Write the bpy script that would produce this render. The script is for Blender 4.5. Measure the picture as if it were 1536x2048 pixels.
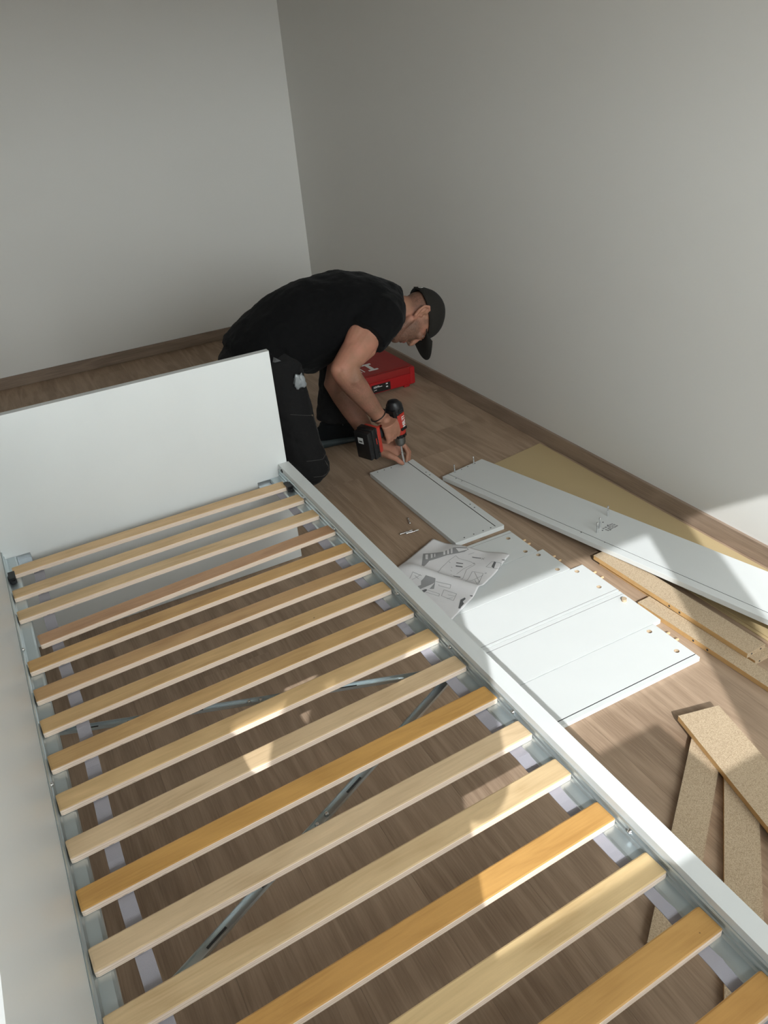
import bpy, bmesh, math, random
import numpy as np
from mathutils import Vector, Matrix, noise
for o in list(bpy.data.objects): bpy.data.objects.remove(o)
random.seed(7)
SC = bpy.context.scene
COL = SC.collection
V = Vector

# ------------------------------------------------------------------ camera
CAM_Z = 1.554
cam = bpy.data.cameras.new('camera')
cam.sensor_fit = 'VERTICAL'; cam.sensor_height = 36.0
cam.lens = 36.0 * 1611.13 / 2048.0
cam.clip_start = 0.02
camo = bpy.data.objects.new('camera', cam); COL.objects.link(camo)
yaw, pitch, roll = 0.43724869, 0.52350751, -0.09738619
fwd = V((math.sin(yaw)*math.cos(pitch), math.cos(yaw)*math.cos(pitch), -math.sin(pitch)))
rgt = V((math.cos(yaw), -math.sin(yaw), 0)); upv = rgt.cross(fwd)
r2 = rgt*math.cos(roll) + upv*math.sin(roll); u2 = -rgt*math.sin(roll) + upv*math.cos(roll)
camo.matrix_world = Matrix(((r2.x, u2.x, -fwd.x, 0), (r2.y, u2.y, -fwd.y, 0), (r2.z, u2.z, -fwd.z, CAM_Z), (0, 0, 0, 1)))
SC.camera = camo

# ------------------------------------------------------------------ world, sun, window light, exposure
SC.view_settings.view_transform = 'Standard'; SC.view_settings.look = 'None'
SC.view_settings.gamma = 1.0; SC.view_settings.use_curve_mapping = False
SC.view_settings.exposure = 0.0
w = bpy.data.worlds.new('sky'); SC.world = w; w.use_nodes = True
_t = w.node_tree; _tc = _t.nodes.new('ShaderNodeTexCoord'); _sp = _t.nodes.new('ShaderNodeSeparateXYZ'); _rp = _t.nodes.new('ShaderNodeValToRGB')
_t.links.new(_tc.outputs['Generated'], _sp.inputs[0]); _mr = _t.nodes.new('ShaderNodeMapRange'); _mr.inputs[1].default_value = -1; _t.links.new(_sp.outputs[2], _mr.inputs[0])
_t.links.new(_mr.outputs[0], _rp.inputs[0]); _t.links.new(_rp.outputs[0], _t.nodes['Background'].inputs[0])
_rp.color_ramp.elements[0].position = .495; _rp.color_ramp.elements[0].color = (.09, .085, .075, 1)     # ground outside
_rp.color_ramp.elements[1].position = .505; _rp.color_ramp.elements[1].color = (.90, .97, .985, 1)    # open sky
w.node_tree.nodes['Background'].inputs[1].default_value = 15.8
SUN = V((0.515, 1.0, -0.75)).normalized()
sl = bpy.data.lights.new('sun', 'SUN'); sl.energy = 5.1; sl.angle = math.radians(0.4); sl.color = (0.97, 0.99, 1.0)
so = bpy.data.objects.new('sun', sl); COL.objects.link(so)
so.rotation_euler = SUN.to_track_quat('-Z', 'Y').to_euler(); so.location = (-2, -6, 5)
WIN_Y, WIN_Z0, WIN_Z1 = -1.10, 0.85, 2.330          # front wall plane, sill and head
PANES = [(-1.150, 0.3235), (0.400, 1.86)]
for a, b in PANES:                                  # portals only guide the sampling of the sky through the panes
    pl = bpy.data.lights.new('window_portal', 'AREA'); pl.shape = 'RECTANGLE'; pl.size = b-a; pl.size_y = WIN_Z1-WIN_Z0
    pl.cycles.is_portal = True
    po = bpy.data.objects.new('window_portal', pl); COL.objects.link(po)
    po.location = ((a+b)/2, WIN_Y-0.13, (WIN_Z0+WIN_Z1)/2); po.rotation_euler = (math.radians(90), 0, 0)

# ------------------------------------------------------------------ material helpers
class NT:
    def __init__(s, name):
        s.m = bpy.data.materials.new(name); s.m.use_nodes = True
        s.t = s.m.node_tree; s.t.nodes.clear()
        s.out = s.t.nodes.new('ShaderNodeOutputMaterial')
        s.b = s.t.nodes.new('ShaderNodeBsdfPrincipled'); s.t.links.new(s.b.outputs[0], s.out.inputs[0])
    def n(s, ty, **kw):
        nd = s.t.nodes.new('ShaderNode'+ty)
        for k, v in kw.items(): setattr(nd, k, v)
        return nd
    def set(s, inp, v):
        if hasattr(v, 'is_output') or isinstance(v, bpy.types.NodeSocket): s.t.links.new(v, inp)
        else: inp.default_value = v
    def math(s, op, a, b=0.0, c=None):
        nd = s.n('Math', operation=op); s.set(nd.inputs[0], a); s.set(nd.inputs[1], b)
        if c is not None: s.set(nd.inputs[2], c)
        return nd.outputs[0]
    def vmath(s, op, a, b):
        nd = s.n('VectorMath', operation=op); s.set(nd.inputs[0], a); s.set(nd.inputs[1], b); return nd.outputs[0]
    def noise(s, vec, scale, detail=3, rough=.55, dist=0):
        nd = s.n('TexNoise'); s.set(nd.inputs['Vector'], vec); nd.inputs['Scale'].default_value = scale
        nd.inputs['Detail'].default_value = detail; nd.inputs['Roughness'].default_value = rough; nd.inputs['Distortion'].default_value = dist
        return nd.outputs[0]
    def ramp(s, fac, stops):
        nd = s.n('ValToRGB'); s.set(nd.inputs[0], fac); e = nd.color_ramp.elements
        while len(e) < len(stops): e.new(.5)
        for el, (p, c) in zip(e, stops):
            el.position = p; el.color = tuple(c)+(1,) if len(c) == 3 else c
        return nd.outputs[0]
    def mix(s, fac, a, b, mode='MIX'):
        nd = s.n('Mix', data_type='RGBA', blend_type=mode); s.set(nd.inputs[0], fac); s.set(nd.inputs[6], a); s.set(nd.inputs[7], b); return nd.outputs[2]
    def bump(s, h, strength=.2, dist=.001):
        nd = s.n('Bump'); nd.inputs['Strength'].default_value = strength; nd.inputs['Distance'].default_value = dist
        s.set(nd.inputs['Height'], h); s.t.links.new(nd.outputs[0], s.b.inputs['Normal'])
    def fin(s, col=None, rough=.5, metal=0.0, spec=.5):
        if col is not None: s.set(s.b.inputs['Base Color'], col if not isinstance(col, tuple) else tuple(col)+(1,))
        s.set(s.b.inputs['Roughness'], rough); s.b.inputs['Metallic'].default_value = metal
        s.b.inputs['Specular IOR Level'].default_value = spec
        return s.m
    def obj(s): return s.n('TexCoord').outputs['Object']
    def rnd(s): return s.n('ObjectInfo').outputs['Random']

def plain(name, col, rough=.5, metal=0., spec=.5, bump=0, bscale=200, var=0.0):
    t = NT(name)
    c = col
    if bump or var:
        nz = t.noise(t.obj(), bscale, 3)
        if bump: t.bump(nz, bump, .002)
        if var: c = t.mix(nz, tuple(x*(1-var) for x in col)+(1,), tuple(min(1, x*(1+var)) for x in col)+(1,))
    return t.fin(c, rough, metal, spec)

def m_wall():
    t = NT('wall_paint'); o = t.obj()
    nz = t.noise(o, 160, 4)
    t.bump(nz, .12, .002)
    c = t.mix(t.noise(o, 1.2, 2), (.695, .682, .645, 1), (.725, .712, .678, 1))
    return t.fin(c, .75, 0, .25)

def m_floor(name='oak_laminate', light=(.50, .365, .258), dark=(.272, .187, .125), axis=1):
    t = NT(name); o = t.obj(); r = t.rnd()
    off = t.n('CombineXYZ'); t.set(off.inputs[0], t.math('MULTIPLY', r, 37.0)); t.set(off.inputs[1], t.math('MULTIPLY', r, 91.0))
    p = t.vmath('ADD', o, off.outputs[0])
    ls = (1., .13, 1.) if axis == 1 else (.13, 1., 1.)
    pl = t.vmath('MULTIPLY', p, ls)
    warp = t.noise(pl, 6.5, 3, .5, .3)
    sx = t.n('SeparateXYZ'); t.set(sx.inputs[0], p)
    x = sx.outputs[0 if axis == 1 else 1]
    ring = t.math('SINE', t.math('ADD', t.math('MULTIPLY', x, 55.), t.math('MULTIPLY', warp, 46.)))
    ring = t.math('MULTIPLY_ADD', ring, .5, .5)
    ring = t.math('POWER', ring, 1.7)
    fs = (1., .035, 1.) if axis == 1 else (.035, 1., 1.)
    fib = t.noise(t.vmath('MULTIPLY', p, fs), 260, 3, .65)
    patch = t.noise(t.vmath('MULTIPLY', p, (1., .35, 1.) if axis == 1 else (.35, 1., 1.)), 5.0, 3)
    kv = t.n('TexVoronoi'); t.set(kv.inputs['Vector'], t.vmath('MULTIPLY', p, (1., .6, 1.) if axis == 1 else (.6, 1., 1.))); kv.inputs['Scale'].default_value = 2.6
    knot = t.math('LESS_THAN', t.math('ADD', kv.outputs['Distance'], t.math('MULTIPLY', t.noise(p, 40, 2), .05)), .062)
    f = t.math('ADD', t.math('MULTIPLY', ring, .16), t.math('MULTIPLY', fib, .62))
    f = t.math('ADD', f, t.math('MULTIPLY', patch, .38))
    f = t.math('ADD', f, t.math('MULTIPLY', t.math('SUBTRACT', r, .5), .14))
    c = t.ramp(f, [(.36, dark), (.60, tuple((a+b)/2 for a, b in zip(light, dark))), (.92, light)])
    c = t.mix(t.math('MULTIPLY', knot, .55), c, (.10, .065, .042, 1))
    t.bump(fib, .12, .0006)
    return t.fin(c, t.math('MULTIPLY_ADD', fib, .2, .42), 0, .35)

def m_slat():
    t = NT('birch_veneer'); o = t.obj(); inf = t.n('ObjectInfo'); r = inf.outputs['Random']
    off = t.n('CombineXYZ'); t.set(off.inputs[0], t.math('MULTIPLY', r, 53.0)); t.set(off.inputs[1], t.math('MULTIPLY', r, 17.0))
    p = t.vmath('ADD', o, off.outputs[0])
    a = t.noise(t.vmath('MULTIPLY', p, (.16, 1., 1.)), 26, 3, .55, 1.2)
    b = t.noise(t.vmath('MULTIPLY', p, (.05, 1., 1.)), 220, 3, .6)
    g = t.noise(p, 7, 2)
    f = t.math('ADD', t.math('MULTIPLY', a, .55), t.math('MULTIPLY', b, .25)); f = t.math('ADD', f, t.math('MULTIPLY', g, .35))
    k = t.ramp(f, [(.30, (.66, .58, .48)), (.55, (.94, .92, .89)), (.80, (1.14, 1.14, 1.13))])
    c = t.mix(1.0, inf.outputs['Color'], k, 'MULTIPLY')
    v = t.n('TexVoronoi'); t.set(v.inputs['Vector'], p); v.inputs['Scale'].default_value = 9
    c = t.mix(t.math('MULTIPLY', t.math('LESS_THAN', v.outputs['Distance'], .022), .7), c, (.16, .085, .035, 1))
    t.bump(b, .06, .0005)
    return t.fin(c, .42, 0, .4)

def m_ply():
    t = NT('plywood_edge'); o = t.obj(); sx = t.n('SeparateXYZ'); t.set(sx.inputs[0], o)
    nz = t.noise(t.vmath('MULTIPLY', o, (.1, .1, 1.)), 60, 2)
    st = t.math('SINE', t.math('ADD', t.math('MULTIPLY', sx.outputs[2], 1350.), t.math('MULTIPLY', nz, 1.6)))
    c = t.ramp(t.math('MULTIPLY_ADD', st, .5, .5), [(.05, (.62, .48, .375)), (.3, (.74, .60, .485)), (.9, (.78, .65, .54))])
    pits = t.noise(t.vmath('MULTIPLY', o, (.12, .12, 1.)), 190, 2)
    c = t.mix(t.math('MULTIPLY', t.math('GREATER_THAN', pits, .72), .7), c, (.13, .07, .04, 1))
    return t.fin(c, .7, 0, .2)

def m_chip():
    t = NT('raw_chipboard'); o = t.obj()
    v = t.n('TexVoronoi'); t.set(v.inputs['Vector'], o); v.inputs['Scale'].default_value = 800; v.inputs['Randomness'].default_value = 1
    s = t.n('SeparateColor'); t.set(s.inputs[0], v.outputs['Color'])
    n1 = t.noise(o, 420, 3, .6)
    f = t.math('ADD', t.math('MULTIPLY', s.outputs[0], .45), t.math('MULTIPLY', n1, .55))
    c = t.ramp(f, [(.20, (.31, .225, .145)), (.42, (.46, .35, .235)), (.62, (.55, .43, .295)), (.85, (.64, .52, .37))])
    t.bump(f, .15, .0008)
    return t.fin(c, .8, 0, .15)

def m_hardboard():
    t = NT('hardboard'); o = t.obj()
    c = t.mix(t.noise(o, 300, 4, .7), (.43, .325, .185, 1), (.56, .435, .255, 1))
    c = t.mix(t.noise(o, 5, 2), c, (.50, .385, .205, 1))
    return t.fin(c, .62, 0, .3)

def m_band():
    t = NT('edge_banding'); o = t.obj()
    c = t.mix(t.noise(o, 60, 3), (.56, .335, .135, 1), (.66, .42, .19, 1))
    return t.fin(c, .5, 0, .3)

def m_steel(name='galvanized_steel', a=(.52, .58, .60), b=(.60, .66, .68), rough=.30):
    t = NT(name); o = t.obj()
    nz = t.noise(t.vmath('MULTIPLY', o, (1., .25, 1.)), 12, 2)
    c = t.mix(nz, a+(1,), b+(1,))
    return t.fin(c, t.math('MULTIPLY_ADD', nz, .10, rough-.03), .80, .5)

def m_melamine():
    t = NT('white_melamine'); o = t.obj()
    n1 = t.noise(o, 7, 4)
    c = t.mix(n1, (.655, .675, .668, 1), (.70, .72, .712, 1))
    t.bump(t.noise(o, 900, 2), .04, .0003)
    return t.fin(c, t.math('MULTIPLY_ADD', n1, .16, .30), 0, .45)

def m_paper():
    t = NT('printed_paper'); o = t.obj()
    return t.fin(t.mix(t.noise(o, 30, 3), (.74, .73, .74, 1), (.80, .79, .80, 1)), .8, 0, .2)

def m_skin(name, base, red):
    t = NT(name); o = t.obj()
    n1 = t.noise(o, 18, 3); n2 = t.noise(t.vmath('MULTIPLY', o, (1., 1., .35)), 330, 3, .7)
    c = t.mix(t.math('MULTIPLY_ADD', t.math('SUBTRACT', n1, .5), 3.0, .5), tuple(x*.90 for x in base)+(1,), tuple(x*1.06 for x in red)+(1,))
    at = t.n('Attribute', attribute_name='hair')
    sp = t.math('MULTIPLY', at.outputs['Fac'], t.math('MULTIPLY_ADD', n2, 1.3, .1))
    c = t.mix(t.math('MINIMUM', sp, .92), c, (.050, .034, .024, 1))
    lp = t.n('Attribute', attribute_name='lip')
    c = t.mix(t.math('MULTIPLY', lp.outputs['Fac'], .8), c, (.33, .105, .085, 1))
    t.bump(n2, .10, .001)
    t.b.inputs['Subsurface Weight'].default_value = .08
    t.b.inputs['Subsurface Radius'].default_value = (.01, .004, .002)
    return t.fin(c, .60, 0, .35)

def m_cloth(name, col, scale=900, crease=.5, rough=.9, attr=False):
    t = NT(name); o = t.obj()
    wv = t.noise(o, scale, 2); cr = t.noise(o, 14, 4, .55, .8)
    t.bump(t.math('ADD', t.math('MULTIPLY', wv, .06), cr), crease, .012)
    c = t.mix(wv, tuple(x*.75 for x in col)+(1,), tuple(x*1.3 for x in col)+(1,))
    t.b.inputs['Sheen Weight'].default_value = .03
    return t.fin(c, rough, 0, .12)

M = dict(
 wall=m_wall(), floor=m_floor(), trim=m_floor('oak_trim', (.37, .275, .205), (.20, .145, .105), 1), trimx=m_floor('oak_trim_cross', (.37, .275, .205), (.20, .145, .105), 0),
 slat=m_slat(), ply=m_ply(), chip=m_chip(), hard=m_hardboard(), band=m_band(), steel=m_steel(), zinc=m_steel('zinc_plate', (.38, .41, .43), (.52, .55, .57), .30),
 white=m_melamine(), paper=m_paper(), strap=plain('lilac_webbing', (.36, .35, .39), .8, 0, .3, .25, 500),
 ink=plain('grey_ink', (.15, .15, .155), .8, 0, .2), inkm=plain('mid_grey_ink', (.33, .33, .335), .8, 0, .2), inkd=plain('black_ink', (.02, .02, .02), .8, 0, .2),
 black=plain('black_plastic', (.008, .008, .009), .42, 0, .45, .1, 300), rubber=plain('charcoal_rubber', (.022, .023, .024), .6, 0, .4, .1, 200),
 underlay=plain('floor_underlay', (.13, .095, .068), .8), groove=plain('groove_shadow_gap', (.05, .05, .05), .8), dowel=plain('beech_dowel', (.62, .43, .25), .7, 0, .2, .1, 300, .15),
 red=plain('red_plastic', (.40, .012, .014), .42, 0, .45, .08, 350, .08), redtop=plain('scuffed_red_plastic', (.30, .020, .018), .5, 0, .4, .15, 400, .12),
 drillred=plain('drill_red', (.42, .035, .022), .4, 0, .45, .08, 300, .08), whiteprint=plain('white_print', (.72, .70, .68), .5), blackprint=plain('black_label', (.012, .011, .011), .4),
 sticker=plain('sticker_silver', (.55, .56, .56), .4), chrome=plain('chuck_steel', (.22, .22, .21), .35, .9, .5), bright=plain('bright_steel', (.72, .73, .74), .22, 1., .5),
 skin=m_skin('skin', (.355, .180, .113), (.405, .182, .124)), shirt=m_cloth('black_cotton', (.0042, .0042, .0046), 900, .35), trouser=m_cloth('black_canvas', (.0125, .0122, .0125), 700, .5),
 thread=plain('grey_thread', (.045, .043, .041), .8), belt=plain('black_leather', (.018, .018, .018), .38, 0, .5, .2, 250), cap=m_cloth('charcoal_twill', (.020, .018, .0155), 1200, .12),
 shoe=m_cloth('black_knit', (.008, .009, .010), 700, .2), sole=plain('dark_teal_sole', (.030, .044, .047), .6, 0, .5), eye=plain('eye_white', (.30, .24, .21), .3), iris=plain('eye_dark', (.03, .02, .015), .2),
 bag=plain('clear_plastic_bag', (.27, .29, .30), .2, 0, .6, .5, 60), card=plain('brown_cardboard', (.42, .28, .16), .8, 0, .2, .1, 120, .12), tape=plain('packing_tape', (.38, .26, .13), .3),
 denim=m_cloth('blue_denim', (.04, .06, .12), 700, .3), grey=m_cloth('grey_cotton', (.2, .2, .21), 700, .3), hairm=plain('dark_hair', (.02, .013, .01), .5, 0, .4, .4, 90),
 frame=plain('white_window_frame', (.8, .8, .8), .35), ceiling=plain('ceiling_paint', (.56, .54, .50), .85, 0, .2, .05, 120), zip=plain('brass_zip', (.45, .38, .25), .35, .9),
)
gl = NT('window_glass')
_tr = gl.n('BsdfTransparent'); _gs = gl.n('BsdfGlossy'); _gs.inputs['Roughness'].default_value = .02
_mx = gl.n('MixShader'); _mx.inputs[0].default_value = .06
gl.t.links.new(_tr.outputs[0], _mx.inputs[1]); gl.t.links.new(_gs.outputs[0], _mx.inputs[2]); gl.t.links.new(_mx.outputs[0], gl.out.inputs[0])
M['glass'] = gl.m

# ------------------------------------------------------------------ mesh helpers
class MB:
    def __init__(s): s.v = []; s.f = []; s.mi = []
    def add(s, vs, fs, mi=0):
        o = len(s.v); s.v += [tuple(v) for v in vs]; s.f += [tuple(i+o for i in f) for f in fs]; s.mi += [mi]*len(fs)
    def box(s, x0, x1, y0, y1, z0, z1, mi=0, top=None):
        vs = [(x0,y0,z0),(x1,y0,z0),(x1,y1,z0),(x0,y1,z0),(x0,y0,z1),(x1,y0,z1),(x1,y1,z1),(x0,y1,z1)]
        s.add(vs, [(0,3,2,1),(0,1,5,4),(1,2,6,5),(2,3,7,6),(3,0,4,7)], mi); s.add(vs[4:], [(0,1,2,3)], mi if top is None else top)
    def obox(s, c, ax, half, mi=0):          # oriented box
        c = V(c); a = [V(x).normalized()*h for x, h in zip(ax, half)]
        vs = [c+a[0]*i+a[1]*j+a[2]*k for k in (-1,1) for i, j in ((-1,-1),(1,-1),(1,1),(-1,1))]
        s.add(vs, [(0,3,2,1),(4,5,6,7),(0,1,5,4),(1,2,6,5),(2,3,7,6),(3,0,4,7)], mi)
    def prism(s, poly, z0, z1, mi=0):
        n = len(poly); vs = [(x,y,z0) for x,y in poly]+[(x,y,z1) for x,y in poly]
        s.add(vs, [tuple(range(n))[::-1], tuple(range(n, 2*n))]+[(i,(i+1)%n,n+(i+1)%n,n+i) for i in range(n)], mi)
    def extrude(s, prof, o, ux, uy, ud, mi=0):   # closed profile in (ux,uy), extruded by vector ud
        n = len(prof); o = V(o); ux = V(ux); uy = V(uy); ud = V(ud)
        a = [o+ux*p+uy*q for p, q in prof]; vs = a+[p+ud for p in a]
        s.add(vs, [tuple(range(n))[::-1], tuple(range(n, 2*n))]+[(i,(i+1)%n,n+(i+1)%n,n+i) for i in range(n)], mi)
    def loft(s, rings, n=20, dome=(.8, .8), mi=0):   # rings: (centre, semi-axis u, semi-axis v); dome 0 = flat cap
        R = [(V(c), V(u), V(v)) for c, u, v in rings]
        def cap(r, nxt, k):
            c, u, v = r
            if k <= 0: return []
            d = (c-nxt).normalized(); h = min(u.length, v.length)*k
            return [(c+d*h*math.sin(a), u*math.cos(a), v*math.cos(a)) for a in (math.radians(78), math.radians(50), math.radians(25))]
        R = cap(R[0], R[1][0], dome[0]) + R + cap(R[-1], R[-2][0], dome[1])[::-1]
        vs = []
        for c, u, v in R: vs += [c+u*math.cos(2*math.pi*i/n)+v*math.sin(2*math.pi*i/n) for i in range(n)]
        fs = []
        for k in range(len(R)-1):
            for i in range(n): fs.append((k*n+i, k*n+(i+1)%n, (k+1)*n+(i+1)%n, (k+1)*n+i))
        m = len(vs); vs += [R[0][0], R[-1][0]]; L = (len(R)-1)*n
        for i in range(n): fs.append((m, (i+1)%n, i)); fs.append((m+1, L+i, L+(i+1)%n))
        s.add(vs, fs, mi)
    def tube(s, pts, rad, n=14, dome=(.9, .9), mi=0, flat=1.0, side=None):
        P = [V(p) for p in pts]; rad = rad if isinstance(rad, (list, tuple)) else [rad]*len(P)
        rings = []; ref = V(side) if side is not None else None
        for i, p in enumerate(P):
            t = (P[min(i+1, len(P)-1)]-P[max(i-1, 0)]).normalized()
            if ref is None: ref = t.orthogonal()
            u = (ref-t*ref.dot(t)).normalized(); v = t.cross(u); ref = u
            rings.append((p, u*rad[i], v*rad[i]*flat))
        s.loft(rings, n, dome, mi)
    def ball(s, c, a, b, d, n=18, m=10, mi=0):
        c, a, b, d = V(c), V(a), V(b), V(d)
        rings = [(c+d*math.cos(t), a*math.sin(t), b*math.sin(t)) for t in [math.pi*(i+.35)/(m-.3) for i in range(m)]]
        s.loft(rings, n, (0, 0), mi)
    def cyl(s, p0, p1, r0, r1=None, n=14, mi=0): s.tube([p0, p1], [r0, r0 if r1 is None else r1], n, (0, 0), mi)

def new(name, mb, mats, parent=None, smooth=False, bevel=0.0, seg=1, mat_world=None, angle=None):
    me = bpy.data.meshes.new(name); me.from_pydata(mb.v, [], mb.f)
    for m in (mats if isinstance(mats, (list, tuple)) else [mats]): me.materials.append(M[m] if isinstance(m, str) else m)
    me.polygons.foreach_set('material_index', mb.mi)
    bm = bmesh.new(); bm.from_mesh(me); bmesh.ops.recalc_face_normals(bm, faces=bm.faces)
    if bevel:
        es = [e for e in bm.edges if len(e.link_faces) == 2 and e.calc_face_angle(0) > .5]
        bmesh.ops.bevel(bm, geom=es, offset=bevel, segments=seg, affect='EDGES', profile=.5, clamp_overlap=True)
    bm.to_mesh(me); bm.free()
    if smooth: me.shade_smooth()
    if angle: me.shade_smooth(); me.set_sharp_from_angle(angle=math.radians(angle))
    return link(name, me, parent, mat_world)
WM = {}
def link(name, me, parent=None, mat_world=None):
    o = bpy.data.objects.new(name, me); COL.objects.link(o)
    mw = mat_world or Matrix.Identity(4)
    o.matrix_basis = mw; WM[o.name] = mw
    if parent is not None:
        o.parent = parent; o.matrix_parent_inverse = WM[parent.name].inverted()
    return o
def empty(name, loc, label, cat, group=None):
    o = bpy.data.objects.new(name, None); COL.objects.link(o); o.location = loc; o.empty_display_size = .1
    WM[o.name] = Matrix.Translation(loc); return tag(o, label, cat, group)
def tag(o, label, cat, group=None):
    o['label'] = label; o['category'] = cat
    if group: o['group'] = group
    return o
def struct(o): o['kind'] = 'structure'; return o
def copy_tree(src, T, label=None, group=None):
    def rec(o, par):
        c = o.copy(); COL.objects.link(c); mw = T @ WM[o.name]; c.matrix_basis = mw; WM[c.name] = mw
        if par is not None: c.parent = par; c.matrix_parent_inverse = WM[par.name].inverted()
        for ch in o.children: rec(ch, c)
        return c
    c = rec(src, None)
    if label: c['label'] = label
    if group: c['group'] = group
    return c
def frame(o, x, y, z):
    x, y, z = V(x).normalized(), V(y).normalized(), V(z).normalized()
    return Matrix(((x.x, y.x, z.x, o[0]), (x.y, y.y, z.y, o[1]), (x.z, y.z, z.z, o[2]), (0, 0, 0, 1)))
def evaluated(o):
    dg = bpy.context.evaluated_depsgraph_get(); return bpy.data.meshes.new_from_object(o.evaluated_get(dg), preserve_all_data_layers=True, depsgraph=dg)
def remesh(name, mb, voxel, mats, parent, iters=4, disp=None, fac=.5):
    me = bpy.data.meshes.new(name); me.from_pydata(mb.v, [], mb.f)
    bm = bmesh.new(); bm.from_mesh(me); bmesh.ops.recalc_face_normals(bm, faces=bm.faces); bm.to_mesh(me); bm.free()
    t = bpy.data.objects.new('tmp', me); COL.objects.link(t)
    r = t.modifiers.new('r', 'REMESH'); r.mode = 'VOXEL'; r.voxel_size = voxel
    if iters: s = t.modifiers.new('s', 'SMOOTH'); s.factor = fac; s.iterations = iters
    for k, (size, strength) in enumerate(disp or []):
        tx = bpy.data.textures.new('folds', 'CLOUDS'); tx.noise_scale = size; tx.noise_depth = 2
        d = t.modifiers.new('d%d' % k, 'DISPLACE'); d.texture = tx; d.strength = strength; d.mid_level = .5; d.texture_coords = 'GLOBAL'
    out = evaluated(t); out.name = name
    bpy.data.objects.remove(t); bpy.data.meshes.remove(me)
    out.materials.clear()
    for m in mats: out.materials.append(M[m])
    out.shade_smooth()
    return link(name, out, parent)
def boolean(mb_body, mb_cut, mats, name, parent, mw, bevel=.0012):
    a = new('tmp_a', mb_body, mats, bevel=bevel); b = new('tmp_b', mb_cut, mats)
    md = a.modifiers.new('b', 'BOOLEAN'); md.operation = 'DIFFERENCE'; md.object = b; md.solver = 'EXACT'
    me = evaluated(a); me.name = name
    bpy.data.objects.remove(a); bpy.data.objects.remove(b)
    return link(name, me, parent, mw)
def text_mesh(name, txt, size, depth, mat, parent, mw, shear=0., bold=.0):
    c = bpy.data.curves.new(name, 'FONT'); c.body = txt; c.size = size; c.extrude = depth; c.align_x = 'CENTER'; c.align_y = 'CENTER'; c.offset = bold; c.space_character = 1.05
    t = bpy.data.objects.new('tmp_t', c); COL.objects.link(t); me = evaluated(t); bpy.data.objects.remove(t)
    me.materials.clear(); me.materials.append(M[mat]); return link(name, me, parent, mw)

# ------------------------------------------------------------------ room shell
XL, XR, YB, YF, ZC = -1.75, 1.997, 5.035, WIN_Y, 2.75
fl = MB(); fl.box(XL-.1, XR+.1, YF-.25, YB+.1, -.12, -.0105)
floor = struct(new('floor', fl, 'underlay'))
PW, PL = .2035, 1.28
meshes = {}
def plank_mesh(wd, ln):
    key = (round(wd, 4), round(ln, 4))
    if key not in meshes:
        mb = MB(); mb.box(0, wd, 0, ln, -.0105, 0)
        o = new('plank', mb, 'floor', bevel=.0005); meshes[key] = o.data; bpy.data.objects.remove(o)
    return meshes[key]
ends = {0: 2.752, -1: 2.756, 1: 3.05, 2: 2.752}
row0 = int(math.floor((XL-1.068)/PW))
for k in range(row0, 6):
    xa, xb = max(XL, 1.068+k*PW), min(XR, 1.068+(k+1)*PW)
    if xb-xa < .01: continue
    e = ends.get(k, 2.752+[.0, .43, .86, .2, .63][k % 5])
    y = e-PL*math.ceil((e-YF)/PL)
    while y < YB:
        ya, yb = max(y, YF), min(y+PL, YB)
        if yb-ya > .02:
            link('plank', plank_mesh(xb-xa-.0004, yb-ya-.0004), floor, Matrix.Translation((xa, ya, 0)))
        y += PL
def wall(name, *boxes):
    mb = MB()
    for b in boxes: mb.box(*b)
    return struct(new(name, mb, 'wall'))
wall('wall_back', (XL-.1, XR+.1, YB, YB+.1, -.1, ZC))
wall('wall_right', (XR, XR+.1, YF, YB, -.1, ZC))
wall('wall_left', (XL-.1, XL, YF, YB, -.1, ZC))
(a0, a1), (b0, b1) = PANES
WT = .25
wall('wall_front', (XL-.1, XR+.1, YF-WT, YF, -.1, WIN_Z0), (XL-.1, XR+.1, YF-WT, YF, WIN_Z1, ZC), (XL-.1, a0, YF-WT, YF, WIN_Z0, WIN_Z1), (a1, b0, YF-WT, YF, WIN_Z0, WIN_Z1), (b1, XR+.1, YF-WT, YF, WIN_Z0, WIN_Z1))
cb = MB(); cb.box(XL-.1, XR+.1, YF-WT, YB+.1, ZC, ZC+.1); struct(new('ceiling', cb, 'ceiling'))
for i, (a, b) in enumerate(PANES):
    mb = MB(); t = .05; y0, y1 = YF-.07, YF-.01
    mb.box(a, a+t*.02, y0, y1, WIN_Z0, WIN_Z1); mb.box(b-t*.02, b, y0, y1, WIN_Z0, WIN_Z1)
    mb.box(a, b, y0, y1, WIN_Z1-t*.02, WIN_Z1); mb.box(a, b, y0-.02, y1+.05, WIN_Z0, WIN_Z0+.03)
    f = struct(new('window_%d' % (i+1), mb, 'frame'))
    g = MB(); g.box(a+.001, b-.001, YF-.045, YF-.039, WIN_Z0+.03, WIN_Z1-.001); new('pane', g, 'glass', f)
BH, BT = .068, .012
mb = MB(); mb.box(XL, XR-BT, YB-BT, YB, .0002, BH); struct(new('baseboard_back', mb, 'trimx', bevel=.002, seg=2))
mb = MB(); mb.box(XR-BT, XR, YF, YB, .0002, BH); struct(new('baseboard_right', mb, 'trim', bevel=.002, seg=2))
mb = MB(); mb.box(XL, XL+BT, YF, YB-BT, .0002, BH); struct(new('baseboard_left', mb, 'trim', bevel=.002, seg=2))

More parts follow.
